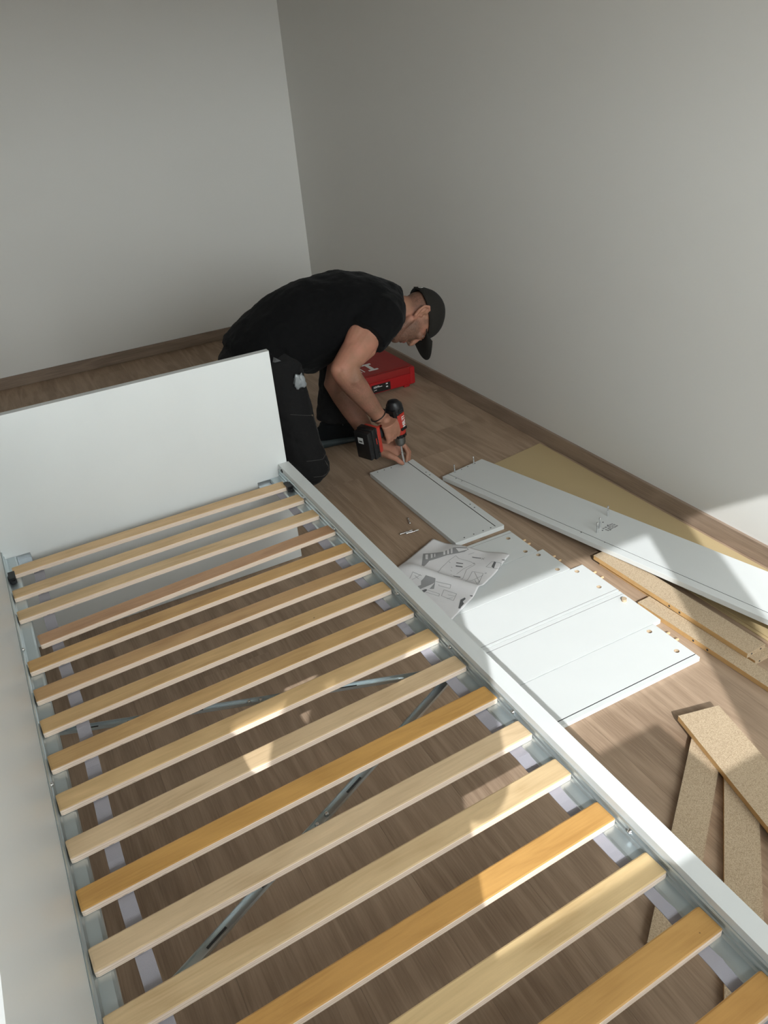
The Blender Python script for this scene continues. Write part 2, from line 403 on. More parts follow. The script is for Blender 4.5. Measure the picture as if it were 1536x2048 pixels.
# ------------------------------------------------------------------ bed frame
HY = 2.334
bed = empty('bed_frame', (.28, 1.3, 0), 'white bed frame with a plain headboard and steel-lined side rail, still without mattress', 'bed')
mb = MB(); mb.box(-.20, .752, HY, HY+.024, .0003, .765); new('headboard', mb, 'white', bed, bevel=.0022, seg=2)
mb = MB(); mb.box(-.185, -.160, .26, HY-.0005, .0003, .873); o = new('side_panel', mb, 'white', bed, bevel=.002, seg=2); o['label'] = 'tall white side panel along the bed'
mb = MB(); mb.box(.7205, .757, .262, HY-.0005, .292, .38); o = new('side_rail', mb, 'white', bed, bevel=.002, seg=2); o['label'] = 'low white side rail'
mb = MB(); mb.box(-.1595, .7200, .26, .282, .0003, .38); new('foot_panel', mb, 'white', bed, bevel=.002, seg=2)
def ledge(x, sg):    # pressed steel profile: flange, bead, ledge and rolled lip
    pr = [(0, .362), (.0016, .3635), (.0035, .360), (.0022, .357), (.0022, .3485), (.0050, .3465), (.0050, .3435), (.0024, .3415), (.0028, .3385), (.0085, .3365), (.030, .3370), (.0345, .3355), (.0370, .3310), (.0362, .322), (.0345, .322), (.0348, .330), (.0325, .3335), (.0295, .3350), (.008, .3345), (.0012, .335), (0, .330)]
    mb = MB(); mb.extrude([(p*sg, q) for p, q in pr], (x, .30, 0), (1,0,0), (0,0,1), (0, HY-.302, 0)); return mb
lr = new('steel_ledge', ledge(.7203, -1), 'steel', bed); ll = new('steel_ledge', ledge(-.1598, 1), 'steel', bed)
def bolts(xs, ys, z, dx, par):
    for y in ys:
        mb = MB(); mb.tube([(xs, y, z), (xs+dx*.5, y, z), (xs+dx, y, z)], [.0055, .005, .0032], 10, (0, .6)); new('bolt_head', mb, 'bright', par, smooth=True)
bolts(.7180, [2.24, 2.115, 1.885, 1.50, 1.25, 1.005, .665], .3525, -.0045, lr)
bolts(-.1575, [1.82, 1.33, .80], .3525, .0045, ll)
mb = MB(); mb.box(.640, .7150, HY-.085, HY-.002, .3195, .3225); mb.box(.640, .7150, HY-.0035, HY-.001, .2900, .3360); o = new('corner_bracket', mb, 'zinc', bed, bevel=.0008)
mb = MB(); mb.box(-.1545, -.085, HY-.085, HY-.002, .3195, .3225); mb.box(-.1545, -.085, HY-.0035, HY-.001, .2900, .3360); new('corner_bracket', mb, 'zinc', bed, bevel=.0008)
mb = MB(); mb.tube([(.7207, HY-.030, .366), (.7180, HY-.030, .366)], .007, 12, (0, 0)); o = new('bolt_hole', mb, 'black', bed)
def brace(p, q, w, name):   # channel section strut with slots
    p, q = V(p), V(q); d = (q-p); L = d.length; d.normalize(); s = d.cross(V((0,0,1))).normalized(); u = s.cross(d)
    pr = [(-w, .006), (-w+.0015, .006), (-w+.0015, .0005), (w-.0015, .0005), (w-.0015, .006), (w, .006), (w, -.001), (-w, -.001)]
    mb = MB(); mb.extrude(pr, p, s, u, d*L)
    o = new(name, mb, 'steel', bed)
    for f in (.10, .22, .36, .62, .75):
        c = p+d*L*f; mb = MB(); mb.obox(c+u*.0007, (d, s, u), (.022, .0022, .0004)); new('slot', mb, 'groove', o)
    for f in (.50, .53):
        c = p+d*L*f; mb = MB(); mb.tube([c+u*.0005, c+u*.005], [.0055, .004], 10, (0, .5)); new('bolt_head', mb, 'bright', o, smooth=True)
brace((-.150, 1.545, .300), (.690, 1.238, .300), .0085, 'diagonal_brace')
brace((-.150, .800, .296), (.690, 1.215, .296), .0095, 'diagonal_brace')

# ------------------------------------------------------------------ slatted base
base = empty('slatted_base', (.28, 1.3, .338), 'slatted base of varnished birch slats on lilac webbing, laid inside the white bed frame', 'slatted base')
YLs = [2.247, 2.119, 2.005, 1.864, 1.768, 1.652, 1.538, 1.419, 1.302, 1.180, 1.063, .944, .823]
YRs = [2.267, 2.153, 2.035, 1.922, 1.804, 1.688, 1.575, 1.459, 1.341, 1.224, 1.105, .984, .865, .746, .624, .509, .392]
pale, amber, tan, pink, gold = (.66, .50, .27), (.60, .335, .095), (.56, .385, .185), (.50, .30, .150), (.63, .43, .19)
cols = [(0.68, 0.465, 0.251), (0.671, 0.465, 0.251), (0.68, 0.481, 0.267), (0.522, 0.307, 0.172), (0.606, 0.373, 0.156), (0.564, 0.352, 0.172), (0.639, 0.425, 0.206), (0.617, 0.399, 0.183), (0.671, 0.465, 0.239), (0.712, 0.532, 0.334), (0.639, 0.363, 0.116), (0.702, 0.532, 0.339), (0.702, 0.521, 0.306), (0.628, 0.352, 0.116), (0.723, 0.532, 0.289), (0.564, 0.327, 0.112), (0.553, 0.307, 0.1)]
ST, SW, SZ = .0135, .0485, .3375
slm = {}
def slat_mesh(L):
    k = round(L, 3)
    if k not in slm:
        mb = MB(); n = 14; r = .0035
        pr = [(0, 0), (SW, 0), (SW, ST-r), (SW-r*.3, ST-r*.3), (SW-r, ST), (r, ST), (r*.3, ST-r*.3), (0, ST-r)]
        N = len(pr); vs = []
        xs = [0, .004] + [L*i/n for i in range(1, n)] + [L-.004, L]
        for j, x in enumerate(xs):
            sag = .0022*(1-((2*x/L)-1)**2); tp = .0018 if j in (0, len(xs)-1) else 0
            vs += [(x, min(max(p, tp), SW-tp), q+sag-(tp*.5 if q > ST*.5 else 0)) for p, q in pr]
        for j in range(len(xs)-1):
            for i in range(N):
                mb.mi.append(0 if i in (3, 4, 5) else 1); mb.f.append((j*N+i, j*N+(i+1) % N, (j+1)*N+(i+1) % N, (j+1)*N+i))
        mb.v = vs; mb.f.append(tuple(range(N))); mb.mi.append(1); mb.f.append(tuple((len(xs)-1)*N+i for i in range(N))); mb.mi.append(1)
        o = new('slat', mb, ['slat', 'ply']); slm[k] = o.data; bpy.data.objects.remove(o)
    return slm[k]
for i in range(17):
    yl = YLs[i] if i < 13 else YRs[i]-.042
    yr = YRs[i]; xl, xr = (-.1535 if i != 3 else -.119), .7120
    if i == 0: xl, xr = -.142, .704
    d = V((xr-xl, yr-yl, 0)); L = d.length; d.normalize()
    o = link('slat', slat_mesh(L), base, frame((xl+d.y*SW, yl-SW*d.x, SZ), d, V((-d.y, d.x, 0)), (0, 0, 1)))
    o.color = cols[i]+(1,)
for x, w in ((-.0765, .0140), (.676, .0155)):
    mb = MB(); n = 60; vs = []
    for j in range(n+1):
        y = .34+(2.245-.34)*j/n; z = .3345-.0025*math.sin(j*2.1)**2; dx = .004*math.sin(j*.23+x*9)
        vs += [(x+dx-w, y, z), (x+dx+w, y, z), (x+dx+w, y, z+.0014), (x+dx-w, y, z+.0014)]
    for j in range(n):
        for i in range(4): mb.f.append((j*4+i, j*4+(i+1) % 4, j*4+4+(i+1) % 4, j*4+4+i)); mb.mi.append(0)
    mb.f += [(0, 1, 2, 3), (4*n, 4*n+1, 4*n+2, 4*n+3)]; mb.mi += [0, 0]; mb.v = vs
    new('webbing_strap', mb, 'strap', base)
for x, y in ((-.1455, 2.196), (.7080, 2.226)):
    mb = MB(); mb.box(x-.009, x+.009, y-.022, y+.018, .3380, .3560); mb.box(x-.006, x+.006, y-.028, y-.020, .3380, .3500)
    new('end_cap', mb, 'black', base, bevel=.002, seg=2)

# ------------------------------------------------------------------ white furniture boards
def cut_cyl(mb, x, y, z0, z1, r, n=20, mi=1): mb.prism([(x+r*math.cos(2*math.pi*i/n), y+r*math.sin(2*math.pi*i/n)) for i in range(n)], z0, z1, mi)
def board(name, label, cat, mw, L, W, T, grooves=(), cams=(), pins=(), group=None, mats=('white', 'chip', 'groove', 'inkm'), dowels=(), dark=False):
    body = MB(); body.box(0, L, 0, W, 0, T)
    cut = MB()
    for a, b in grooves: cut.box(-.01, L+.01, a, b if dark else a+.0020, T-.0040, T+.01, 2 if dark else 3)
    for x, y in cams: cut_cyl(cut, x, y, T-.0125, T+.01, .0078, mi=1)
    for x, y in pins: cut_cyl(cut, x, y, T-.011, T+.01, .0027, 10, 2)
    o = boolean(body, cut, mats, name, None, mw) if cut.v else new(name, body, mats, mat_world=mw, bevel=.0012)
    tag(o, label, cat, group)
    for (p, d) in dowels:
        mb = MB(); mb.tube([p, V(p)+V(d)*.9, V(p)+V(d)], [.004, .004, .0032], 10, (0, 0)); new('wooden_dowel', mb, 'dowel', o, smooth=False, mat_world=mw)
    return o
# drawer sides, laid side by side on the floor; local x runs towards -X from the cam-lock end
def drawer_side(i, xr, y0, y1, groove, cams, dws, label, L=.525):
    W = y1-y0; T = .0142
    mw = frame((xr, y0, .0004), (-1, 0, 0), (0, 1, 0), (0, 0, -1)); mw = Matrix.Translation((xr-L, y0, .0004))
    return board('drawer_side', label, 'board', mw, L, W, T, [(g, g+.0028) for g in groove], [(L-(xr-cx), cy-y0) for cx, cy in cams], (), 'white drawer sides laid out beside the bed', dark=(i == 4),
                 dowels=[((L-.0005, dy-y0, .0074), (.016, 0, 0)) for dy in dws]+([((.0005, 1.471-y0, .0074), (-.012, 0, 0))] if i == 3 else [])+([((.0005, 1.372-y0, .0074), (-.012, 0, 0))] if i == 3 else []))
drawer_side(0, 1.436, 1.868, 2.030, [.147], [(1.402, 1.990), (1.401, 1.888)], [1.955, 1.928], 'white drawer side farthest along the row, reaching under the instruction sheet beside the short shelf')
drawer_side(1, 1.457, 1.7195, 1.8645, [], [(1.424, 1.845), (1.422, 1.741)], [1.816, 1.786], 'second white drawer side of the row, with the sheet corner lying on it')
drawer_side(2, 1.505, 1.5405, 1.7165, [.0085], [(1.466, 1.696), (1.467, 1.590)], [1.666, 1.631], 'middle white drawer side of the row, with a groove along its near edge')
drawer_side(3, 1.504, 1.3615, 1.5375, [.158], [(1.480, 1.491)], [], 'white drawer side with a single round cam hole, touching the chipboard strip')
drawer_side(4, 1.473, 1.1810, 1.3585, [.0150], [(1.439, 1.340), (1.440, 1.235)], [1.310, 1.276], 'nearest white drawer side of the row, with bare sunlit floor beside it')
# short shelf the man works on
mwA = frame((1.231, 2.066, .0004), (1, 0, 0), (-.004, 1, 0), (0, 0, 1))
pins = [(.207-.045, .640-.0), (.06, .652), (.09, .652), (.03, .652), (.04, .012), (.075, .012), (.12, .012), (.165, .012), (.198, .16), (.198, .19), (.198, .53), (.198, .56)]
def cut_groove_y(body_L, body_W, T, gx, pins, name, label, cat, mw, gw=.0035):
    body = MB(); body.box(0, body_L, 0, body_W, 0, T); cut = MB(); cut.box(gx, gx+gw, .012, body_W+.01, T-.006, T+.01, 2)
    for x, y in pins: cut_cyl(cut, x, y, T-.011, T+.01, .0028, 10, 2)
    return tag(boolean(body, cut, ('white', 'chip', 'groove'), name, None, mw), label, cat)
shelfA = cut_groove_y(.208, .668, .018, .176, [(.03, .654), (.062, .654), (.095, .654), (.045, .013), (.085, .013), (.125, .013), (.158, .013), (.192, .17), (.192, .20), (.192, .50), (.192, .53)], 'side_panel_board', 'short white grooved board lying flat on the floor under the drill bit', 'board', mwA)
# long board leaning on the chipboard strips
dB = V((.228, -1.362, .0550)).normalized(); sB = V((.2, .0315, 0)); sB = (sB-dB*sB.dot(dB)).normalized(); nB = sB.cross(dB)
if nB.z < 0: nB = -nB
TB = .018
oB = V((1.455, 2.521, .0190))-nB*TB
mwB = frame(oB, dB, sB, nB)
LB, WB = 1.95, .219
pinsB = [(.010, .060), (.010, .095), (.010, .13), (.010, .17), (.055, .025), (.09, .025), (.70, .028), (.80, .03), (.745, .085), (.762, .105), (.735, .125), (.71, .13)]
body = MB(); body.extrude([(0,0),(WB,0),(WB,TB),(.0324,TB),(.0324,TB-.005),(.0302,TB-.005),(.0302,TB),(0,TB)], (0,0,0), (0,1,0), (0,0,1), (LB,0,0)); body.mi[5:8] = [2, 2, 2]; cut = MB()
for x, y in pinsB: cut_cyl(cut, x, y, TB-.011, TB+.01, .0028, 10, 2)
shelfB = tag(boolean(body, cut, ('white', 'chip', 'groove'), 'side_panel_board', None, mwB, bevel=.0006), 'long white grooved board with upright steel pins, propped on chipboard strips by the wall', 'board')
for x, y, h in ((.012, .056, .036), (.012, .162, .034), (.742, .062, .040), (.728, .092, .040), (.694, .176, .040)):
    mb = MB(); mb.tube([(x, y, TB-.004), (x, y, TB+h*.62), (x, y, TB+h*.63), (x, y, TB+h*.8), (x, y, TB+h*.81), (x, y, TB+h)], [.0033, .0033, .0022, .0022, .0036, .0034], 10, (0, .4))
    new('cam_pin', mb, 'bright', shelfB, mat_world=mwB, angle=40)
rb = random.Random(3); mb = MB()
for k in range(5):
    for j in range(3):
        x = .735+.010*j+rb.random()*.003; y = .094+.011*k
        mb.box(x, x+.006+rb.random()*.002, y, y+.006+rb.random()*.004, TB-.0003, TB+.0003)
o = new('stamp_print', mb, 'inkm', shelfB, mat_world=mwB); o['label'] = 'small grey printed stamp'

# ------------------------------------------------------------------ hardboard and chipboard pieces
mwH = frame((1.682, 2.512, .0004), (.0, 0, 0) if False else V((.99, .13, 0)), V((.13, -.99, 0)), (0, 0, -1))
mb = MB(); mb.prism([(1.690, 2.512), (1.972, 2.556), (1.9715, .62), (1.690, .58)], .0004, .0034)
tag(new('hardboard_sheet', mb, 'hard'), 'thin yellowish brown hardboard back panel lying along the right baseboard', 'panel')
def chip(label, o, d, L, W, T=.016, holes=(), endholes=(), group='raw chipboard bed parts'):
    d = V(d).normalized(); s = V((-d.y, d.x, 0)); mw = frame(o, d, s, (0, 0, 1))
    mb = MB(); mb.box(0, L, 0, W, 0, T, 1); mb.mi[-1] = 0
    mb.mi[0] = 0; mb.mi[2] = 2; mb.mi[4] = 2
    c = new('chipboard_strip', mb, ['chip', 'band', 'chip'], bevel=.0006, mat_world=mw); tag(c, label, 'board', group)
    for x in holes:
        h = MB(); h.tube([(x, -.0003, T*.5), (x, .004, T*.5)], .0036, 10, (0, 0)); new('drill_hole', h, 'groove', c, mat_world=mw)
    for y in endholes:
        h = MB(); h.tube([(L+.0003, y, T*.5), (L-.004, y, T*.5)], .0030, 10, (0, 0)); new('drill_hole', h, 'groove', c, mat_world=mw)
    return c
dC = (1.570-1.553, 1.113-1.718, 0)
chip('upper chipboard strip of the pair, its pointed end tucked under the long white board', (1.553, 1.718, .0166), dC, .61, .072, holes=(.33, .37), endholes=(.018, .054))
chip('lower chipboard strip of the pair, its drilled end peeping out beneath the upper one', (1.563, 1.700, .0004), dC, .612, .072, endholes=(.018, .054))
chip('chipboard strip with two drilled edge holes, lying against the white drawer sides', (1.508, 1.462, .0004), (1.526-1.508, .994-1.462, 0), 1.05, .050, holes=(.215, .265))
dd = V((1.161-1.245, .697-1.038, 0))
chip('topmost chipboard strip of the fan beside the bed, its corner in full sun', (1.245, 1.038, .0170), dd, 1.0, .114, holes=(.40, .45))
chip('fanned chipboard strip nearest the white drawer sides, running down towards the bed rail', (1.2725, 1.008, .0004), (-.810, -.587, 0), .62, .072)
chip('second fanned chipboard strip, wedge of bare floor between it and the first', (1.233, .879, .0004), (-.739, -.674, 0), .62, .072)
mb = MB(); mb.box(0, .50, 0, .055, 0, .004)
tag(new('hardboard_offcut', mb, 'hard', bevel=.0005, mat_world=frame((1.703, 1.56, .0040), V((1.695-1.70, 1.10-1.6, 0)), V((.5, -.005, 0)), (0, 0, 1))), 'narrow brown hardboard strip in the shade beneath the long white board', 'panel')
# ------------------------------------------------------------------ loose fittings on the floor
def pin(label, p, ang, tilt=0, r=.0042, L=.042):
    d = V((math.cos(ang), math.sin(ang), 0)); o = V((p[0], p[1], r+.0004))
    mb = MB(); mb.tube([(0,0,0), (.003,0,0), (.004,0,0), (L*.55,0,0), (L*.57,0,0), (L*.75,0,0), (L*.77,0,0), (L,0,0)], [r*.8, r, r*.75, r*.75, r*.5, r*.5, r, r*.85], 10, (.3, .5))
    return tag(new('connecting_pin', mb, 'bright', mat_world=frame(o, d, V((-d.y, d.x, 0)), (0,0,1)), angle=40), label, 'screw', 'loose steel fittings on the floor')
pin('single dark steel pin lying apart from the other fittings on the floor', (1.176, 2.297), 1.25)
pin('shiny steel pin at the outer side of the little pair near the instruction sheet', (1.108, 2.253), -.05, L=.050)
pin('shiny steel pin at the inner side of the little pair, nearer the short shelf', (1.128, 2.244), -.10, L=.050)

# ------------------------------------------------------------------ instruction sheet
E1, E2 = V((.45, -.893, 0)).normalized(), V((.893, .45, 0)).normalized()
def sm(t): t = max(0, min(1, t)); return t*t*(3-2*t)
def sheet(a, b):
    p = V((1.0, 2.05, 0))+E1*a+E2*b
    z = .0205-.0165*sm((p.y-2.02)/.10)*sm((1.26-p.x)/.1+1)
    z += .017*math.exp(-(b/.022)**2)*sm((a+.02)/.08)
    z += .0022*(1+math.sin(a*24+b*17))*math.exp(-((b-.07)/.07)**2)
    z += .016*sm((a-.20)/.10)*sm((b-.06)/.14) + .002*math.sin(b*40)*sm((a-.22)/.08)*sm(b/.05)
    z += .006*sm((.06-a)/.06)*sm((b-.05)/.1)
    return V((p.x, p.y, z+.0012))
mb = MB(); na, nb = 44, 60; A = [.31*i/na-.004 for i in range(na+1)]; B = [-.205+.415*j/nb for j in range(nb+1)]
for a in A:
    for b in B: mb.v.append(sheet(a, b+.002*math.sin(a*30)*(1 if abs(b) > .19 else 0)))
W_ = nb+1; n0 = len(mb.v)
mb.v += [v-V((0, 0, .0009)) for v in mb.v]
for i in range(na):
    for j in range(nb):
        q = (i*W_+j, i*W_+j+1, (i+1)*W_+j+1, (i+1)*W_+j); mb.f += [q, tuple(n0+k for k in q[::-1])]; mb.mi += [0, 0]
edge = [i*W_ for i in range(na+1)]+[na*W_+j for j in range(1, nb+1)]+[i*W_+nb for i in range(na-1, -1, -1)]+[j for j in range(nb-1, 0, -1)]
for i in range(len(edge)):
    a, b = edge[i], edge[(i+1) % len(edge)]; mb.f.append((a, b, b+n0, a+n0)); mb.mi.append(0)
paper = tag(new('instruction_sheet', mb, 'paper', smooth=True), 'folded paper assembly instructions with grey line drawings, lying half on the white boards', 'paper')
FILL_GREY = [[(0.025, 0.103), (0.082, 0.143), (0.099, 0.184), (0.141, 0.203), (0.154, 0.196), (0.149, 0.175), (0.133, 0.156), (0.107, 0.129), (0.074, 0.067), (0.079, 0.026), (0.071, 0.025)], [(0.112, -0.043), (0.115, -0.018), (0.153, -0.018), (0.173, -0.06), (0.16, -0.067), (0.158, -0.031), (0.132, -0.088), (0.114, -0.083), (0.124, -0.062)]]
FILL_WHITE = [[(0.037, 0.099), (0.045, 0.104), (0.065, 0.072), (0.058, 0.068)], [(0.051, 0.111), (0.057, 0.115), (0.073, 0.09), (0.07, 0.083)], [(0.061, 0.118), (0.064, 0.121), (0.077, 0.101), (0.075, 0.096)], [(0.081, 0.146), (0.085, 0.153), (0.1, 0.128), (0.095, 0.124)], [(0.088, 0.158), (0.092, 0.166), (0.109, 0.138), (0.105, 0.134)], [(0.095, 0.171), (0.099, 0.178), (0.117, 0.148), (0.114, 0.143)], [(0.11, 0.181), (0.148, 0.197), (0.151, 0.191), (0.132, 0.165)]]
FILL_DARK = [[(0.138, -0.094), (0.152, -0.072), (0.158, -0.078), (0.154, -0.101)], [(0.278, -0.069), (0.284, -0.052), (0.29, -0.057), (0.289, -0.074), (0.298, -0.081), (0.299, -0.101), (0.301, -0.109), (0.295, -0.111)], [(0.279, 0.13), (0.275, 0.157), (0.283, 0.155), (0.291, 0.125)], [(0.158, 0.105), (0.182, 0.11), (0.184, 0.106), (0.161, 0.1)], [(0.166, 0.089), (0.19, 0.093), (0.193, 0.088), (0.169, 0.083)], [(0.191, 0.031), (0.215, 0.037), (0.218, 0.031), (0.194, 0.026)], [(0.188, 0.16), (0.219, 0.166), (0.222, 0.162), (0.191, 0.156)], [(0.295, 0.173), (0.305, 0.176), (0.306, 0.171), (0.298, 0.169)], [(0.293, -0.036), (0.302, -0.033), (0.303, -0.038), (0.295, -0.039)]]
STROKES = [[(0.153, 0.004), (0.141, 0.014), (0.131, 0.051), (0.13, 0.103), (0.135, 0.14), (0.153, 0.129)], [(0.153, 0.004), (0.233, 0.013), (0.212, 0.081), (0.223, 0.12)], [(0.153, 0.129), (0.198, 0.13), (0.222, 0.122)], [(0.195, 0.046), (0.2, 0.081), (0.214, 0.115)], [(0.251, 0.007), (0.235, 0.08), (0.273, 0.085), (0.295, 0.007), (0.251, 0.007)], [(0.244, 0.079), (0.289, 0.034)], [(0.253, 0.017), (0.278, 0.075)], [(0.267, 0.041), (0.29, 0.016)], [(0.286, 0.017), (0.283, 0.043)], [(0.263, 0.122), (0.267, 0.154), (0.303, 0.156), (0.307, 0.129), (0.263, 0.122)], [(0.159, -0.027), (0.214, -0.022), (0.218, -0.035), (0.179, -0.038), (0.175, -0.034)], [(0.143, -0.076), (0.203, -0.074), (0.208, -0.086), (0.149, -0.088)], [(0.214, -0.08), (0.204, -0.049), (0.251, -0.048), (0.261, -0.084), (0.214, -0.08)], [(0.229, -0.066), (0.253, -0.062)], [(0.238, -0.085), (0.251, -0.071)], [(0.074, -0.064), (0.065, -0.021), (0.102, -0.024)], [(0.081, -0.051), (0.096, -0.021)], [(0.079, -0.03), (0.099, -0.038)], [(0.211, 0.124), (0.213, 0.128), (0.218, 0.126), (0.218, 0.121), (0.212, 0.122)], [(0.277, 0.09), (0.278, 0.094), (0.282, 0.092), (0.28, 0.087), (0.277, 0.089)], [(0.17, 0.166), (0.181, 0.186)], [(0.226, 0.155), (0.232, 0.171)], [(0.223, 0.167), (0.236, 0.157)], [(0.133, 0.098), (0.142, 0.093)], [(0.157, 0.074), (0.163, 0.071)], [(0.165, 0.056), (0.172, 0.053)], [(0.178, 0.034), (0.184, 0.034)]]
def on_sheet(mb, poly, lift, mi):     # a flat printed shape laid on the sheet, cut fine enough to follow its waves
    bm = bmesh.new(); bm.faces.new([bm.verts.new((a, b, 0)) for a, b in poly])
    bmesh.ops.triangulate(bm, faces=bm.faces)
    for _ in range(3): bmesh.ops.subdivide_edges(bm, edges=[e for e in bm.edges if e.calc_length() > .008], cuts=1, use_grid_fill=True)
    bmesh.ops.triangulate(bm, faces=bm.faces); bm.verts.ensure_lookup_table(); bm.verts.index_update()
    mb.add([sheet(v.co.x, v.co.y)+V((0, 0, lift)) for v in bm.verts], [tuple(v.index for v in f.verts) for f in bm.faces], mi); bm.free()
mb = MB()
for p in FILL_GREY: on_sheet(mb, p, .0007, 0)
for p in FILL_WHITE: on_sheet(mb, p, .0012, 2)
for p in FILL_DARK: on_sheet(mb, p, .0008, 1)
for st in STROKES:
    for (a0_, b0_), (a1_, b1_) in zip(st, st[1:]):
        n = max(2, int(math.hypot(a1_-a0_, b1_-b0_)/.01)); na_, nb_ = -(b1_-b0_), (a1_-a0_); l = math.hypot(na_, nb_) or 1; na_, nb_ = na_/l*.0007, nb_/l*.0007
        vs = []
        for k in range(n+1):
            a, b = a0_+(a1_-a0_)*k/n, b0_+(b1_-b0_)*k/n
            vs += [sheet(a+na_, b+nb_)+V((0, 0, .0008)), sheet(a-na_, b-nb_)+V((0, 0, .0008))]
        mb.add(vs, [(2*k, 2*k+1, 2*k+3, 2*k+2) for k in range(n)], 0)
o = new('printed_drawings', mb, ['inkm', 'ink', 'paper'], paper); o['kind'] = 'stuff'; o['label'] = 'grey printed assembly drawings'


# ------------------------------------------------------------------ red tool case
case = empty('tool_case', (1.69, 3.70, 0), 'flat red plastic tool case with a white letter logo, against the right baseboard', 'tool case')
mb = MB(); mb.box(1.555, 1.893, 3.512, 3.905, .012, .068)
for x in (1.575, 1.83):
    mb.box(x, x+.035, 3.516, 3.55, .0003, .013); mb.box(x, x+.035, 3.86, 3.90, .0003, .013)
new('case_bottom', mb, 'red', case, bevel=.006, seg=3, angle=40)
mb = MB(); mb.box(1.558, 1.890, 3.515, 3.902, .0695, .108); mb.box(1.575, 1.873, 3.530, 3.887, .1060, .1105)
new('case_lid', mb, ['redtop'], case, bevel=.007, seg=3, angle=40)
mb = MB(); mb.box(1.554, 1.894, 3.511, 3.906, .0655, .0725); new('rim', mb, 'red', case, bevel=.002)
mb = MB(); mb.box(1.868, 1.8945, 3.5105, 3.522, .016, .104); new('corner_rib', mb, 'red', case, bevel=.003, seg=2)
for x in (1.59,):
    mb = MB(); mb.box(x, x+.03, 3.505, 3.513, .050, .090); new('latch', mb, 'black', case, bevel=.002)
mb = MB(); mb.box(1.640, 1.748, 3.5106, 3.513, .018, .060); lab = new('case_label', mb, 'blackprint', case); lab['label'] = 'black printed label'
mb = MB()
for x0, x1, z in ((1.651, 1.658, .049), (1.660, 1.668, .050), (1.670, 1.683, .050), (1.651, 1.655, .043), (1.657, 1.672, .044), (1.674, 1.700, .045), (1.651, 1.655, .030), (1.657, 1.668, .031), (1.722, 1.733, .050), (1.722, 1.733, .034)):
    mb.box(x0, x1, 3.5100, 3.5107, z, z+(.0035 if x0 < 1.71 else .007))
new('label_print', mb, 'whiteprint', lab)['kind'] = 'stuff'
lg = text_mesh('logo_print', 'HILT', .148, .0004, 'whiteprint', case, frame((1.618, 3.640, .1108), (1,0,0), (0,1,0), (0,0,1)) @ Matrix.Diagonal((.26, 1, 1, 1)), bold=.003)
mb = MB(); mb.prism([(1.672, 3.586), (1.726, 3.586), (1.726, 3.603), (1.709, 3.603), (1.709, 3.677), (1.726, 3.677), (1.726, 3.694), (1.672, 3.694), (1.672, 3.677), (1.689, 3.677), (1.689, 3.603), (1.672, 3.603)], .1101, .1112)
new('logo_letter', mb, 'whiteprint', case)

# ------------------------------------------------------------------ cordless drill
D = V((.10, .045, -.99)).normalized()                       # bit direction
Hh = V((-.905, -.38, -.06)); Hh = (Hh-D*Hh.dot(D)).normalized()   # handle direction
Sd = Hh.cross(D).normalized()
if Sd.y > 0: Sd = -Sd                                       # side that faces the bed
TIP = V((1.381, 2.708, .0200)); O = TIP-D*.2130              # point where handle meets the body axis
drill = empty('cordless_drill', tuple(TIP), 'red and black cordless drill held upright with its bit on the short white board', 'drill')
Q = lambda h, s, d: O+Hh*h+Sd*s+D*d
def ring(h, d, rh, rs): return (Q(h, 0, d*.88), Hh*rh, Sd*rs)
mb = MB(); mb.loft([ring(.002, -.052, .030, .031), ring(0, -.035, .033, .033), ring(0, .0, .033, .032), ring(0, .045, .031, .031), ring(0, .062, .028, .029)], 24, (0, 0))
body = new('motor_housing', mb, 'drillred', drill, smooth=False, angle=50)
mb = MB(); mb.loft([ring(.006, -.100, .024, .025), ring(.004, -.088, .032, .032), ring(.003, -.065, .0345, .0345), ring(.002, -.044, .0338, .0338)], 24, (.45, 0)); mb.obox(Q(.030, 0, -.040), (Hh, Sd, D), (.012, .024, .026))
o = new('rear_cap', mb, 'black', drill, angle=50); o['label'] = 'black rounded motor cap'
for k in (-1, 1):
    for j in range(3):
        v = MB(); v.obox(Q(.004, k*.0325, -.032+.0095*j-.028), (Hh, Sd, D), (.014, .0025, .0025)); new('cooling_slot', v, 'drillred' if j == 2 else 'rubber', drill)
mb = MB(); mb.loft([ring(0, .060, .0285, .0285), ring(0, .078, .026, .026), ring(0, .082, .024, .024)], 24, (0, 0))
for i in range(12):
    a = i*math.pi/6; c = Q(0, 0, .0625)+Hh*math.cos(a)*.0275+Sd*math.sin(a)*.0275; mb.obox(c, (Hh*math.cos(a)+Sd*math.sin(a), Sd*math.cos(a)-Hh*math.sin(a), D), (.002, .003, .0072))
new('torque_ring', mb, 'black', drill, angle=50)
mb = MB(); mb.loft([ring(0, .082, .0225, .0225), ring(0, .112, .0225, .0225), ring(0, .1125, .0215, .0215), ring(0, .122, .0205, .0205), ring(0, .130, .013, .013)], 24, (0, 0)); new('chuck', mb, 'chrome', drill, angle=40)
mb = MB(); mb.loft([ring(0, .128, .0048, .0048), ring(0, .170, .0048, .0048), ring(0, .1705, .0064, .0064), ring(0, .222, .0064, .0064), ring(0, .223, .0030, .0030), ring(0, .2412, .0022, .0022)], 12, (0, .5)); new('driver_bit', mb, 'bright', drill, angle=40)
mb = MB(); mb.loft([ring(.018, .004, .030, .0)]*0 or [(Q(.015, 0, .002), D*.030, Sd*.020), (Q(.05, 0, .000), D*.024, Sd*.0175), (Q(.095, 0, -.004), D*.023, Sd*.017), (Q(.146, 0, -.008), D*.030, Sd*.021)], 20, (0, 0)); new('handle', mb, 'rubber', drill, smooth=True)
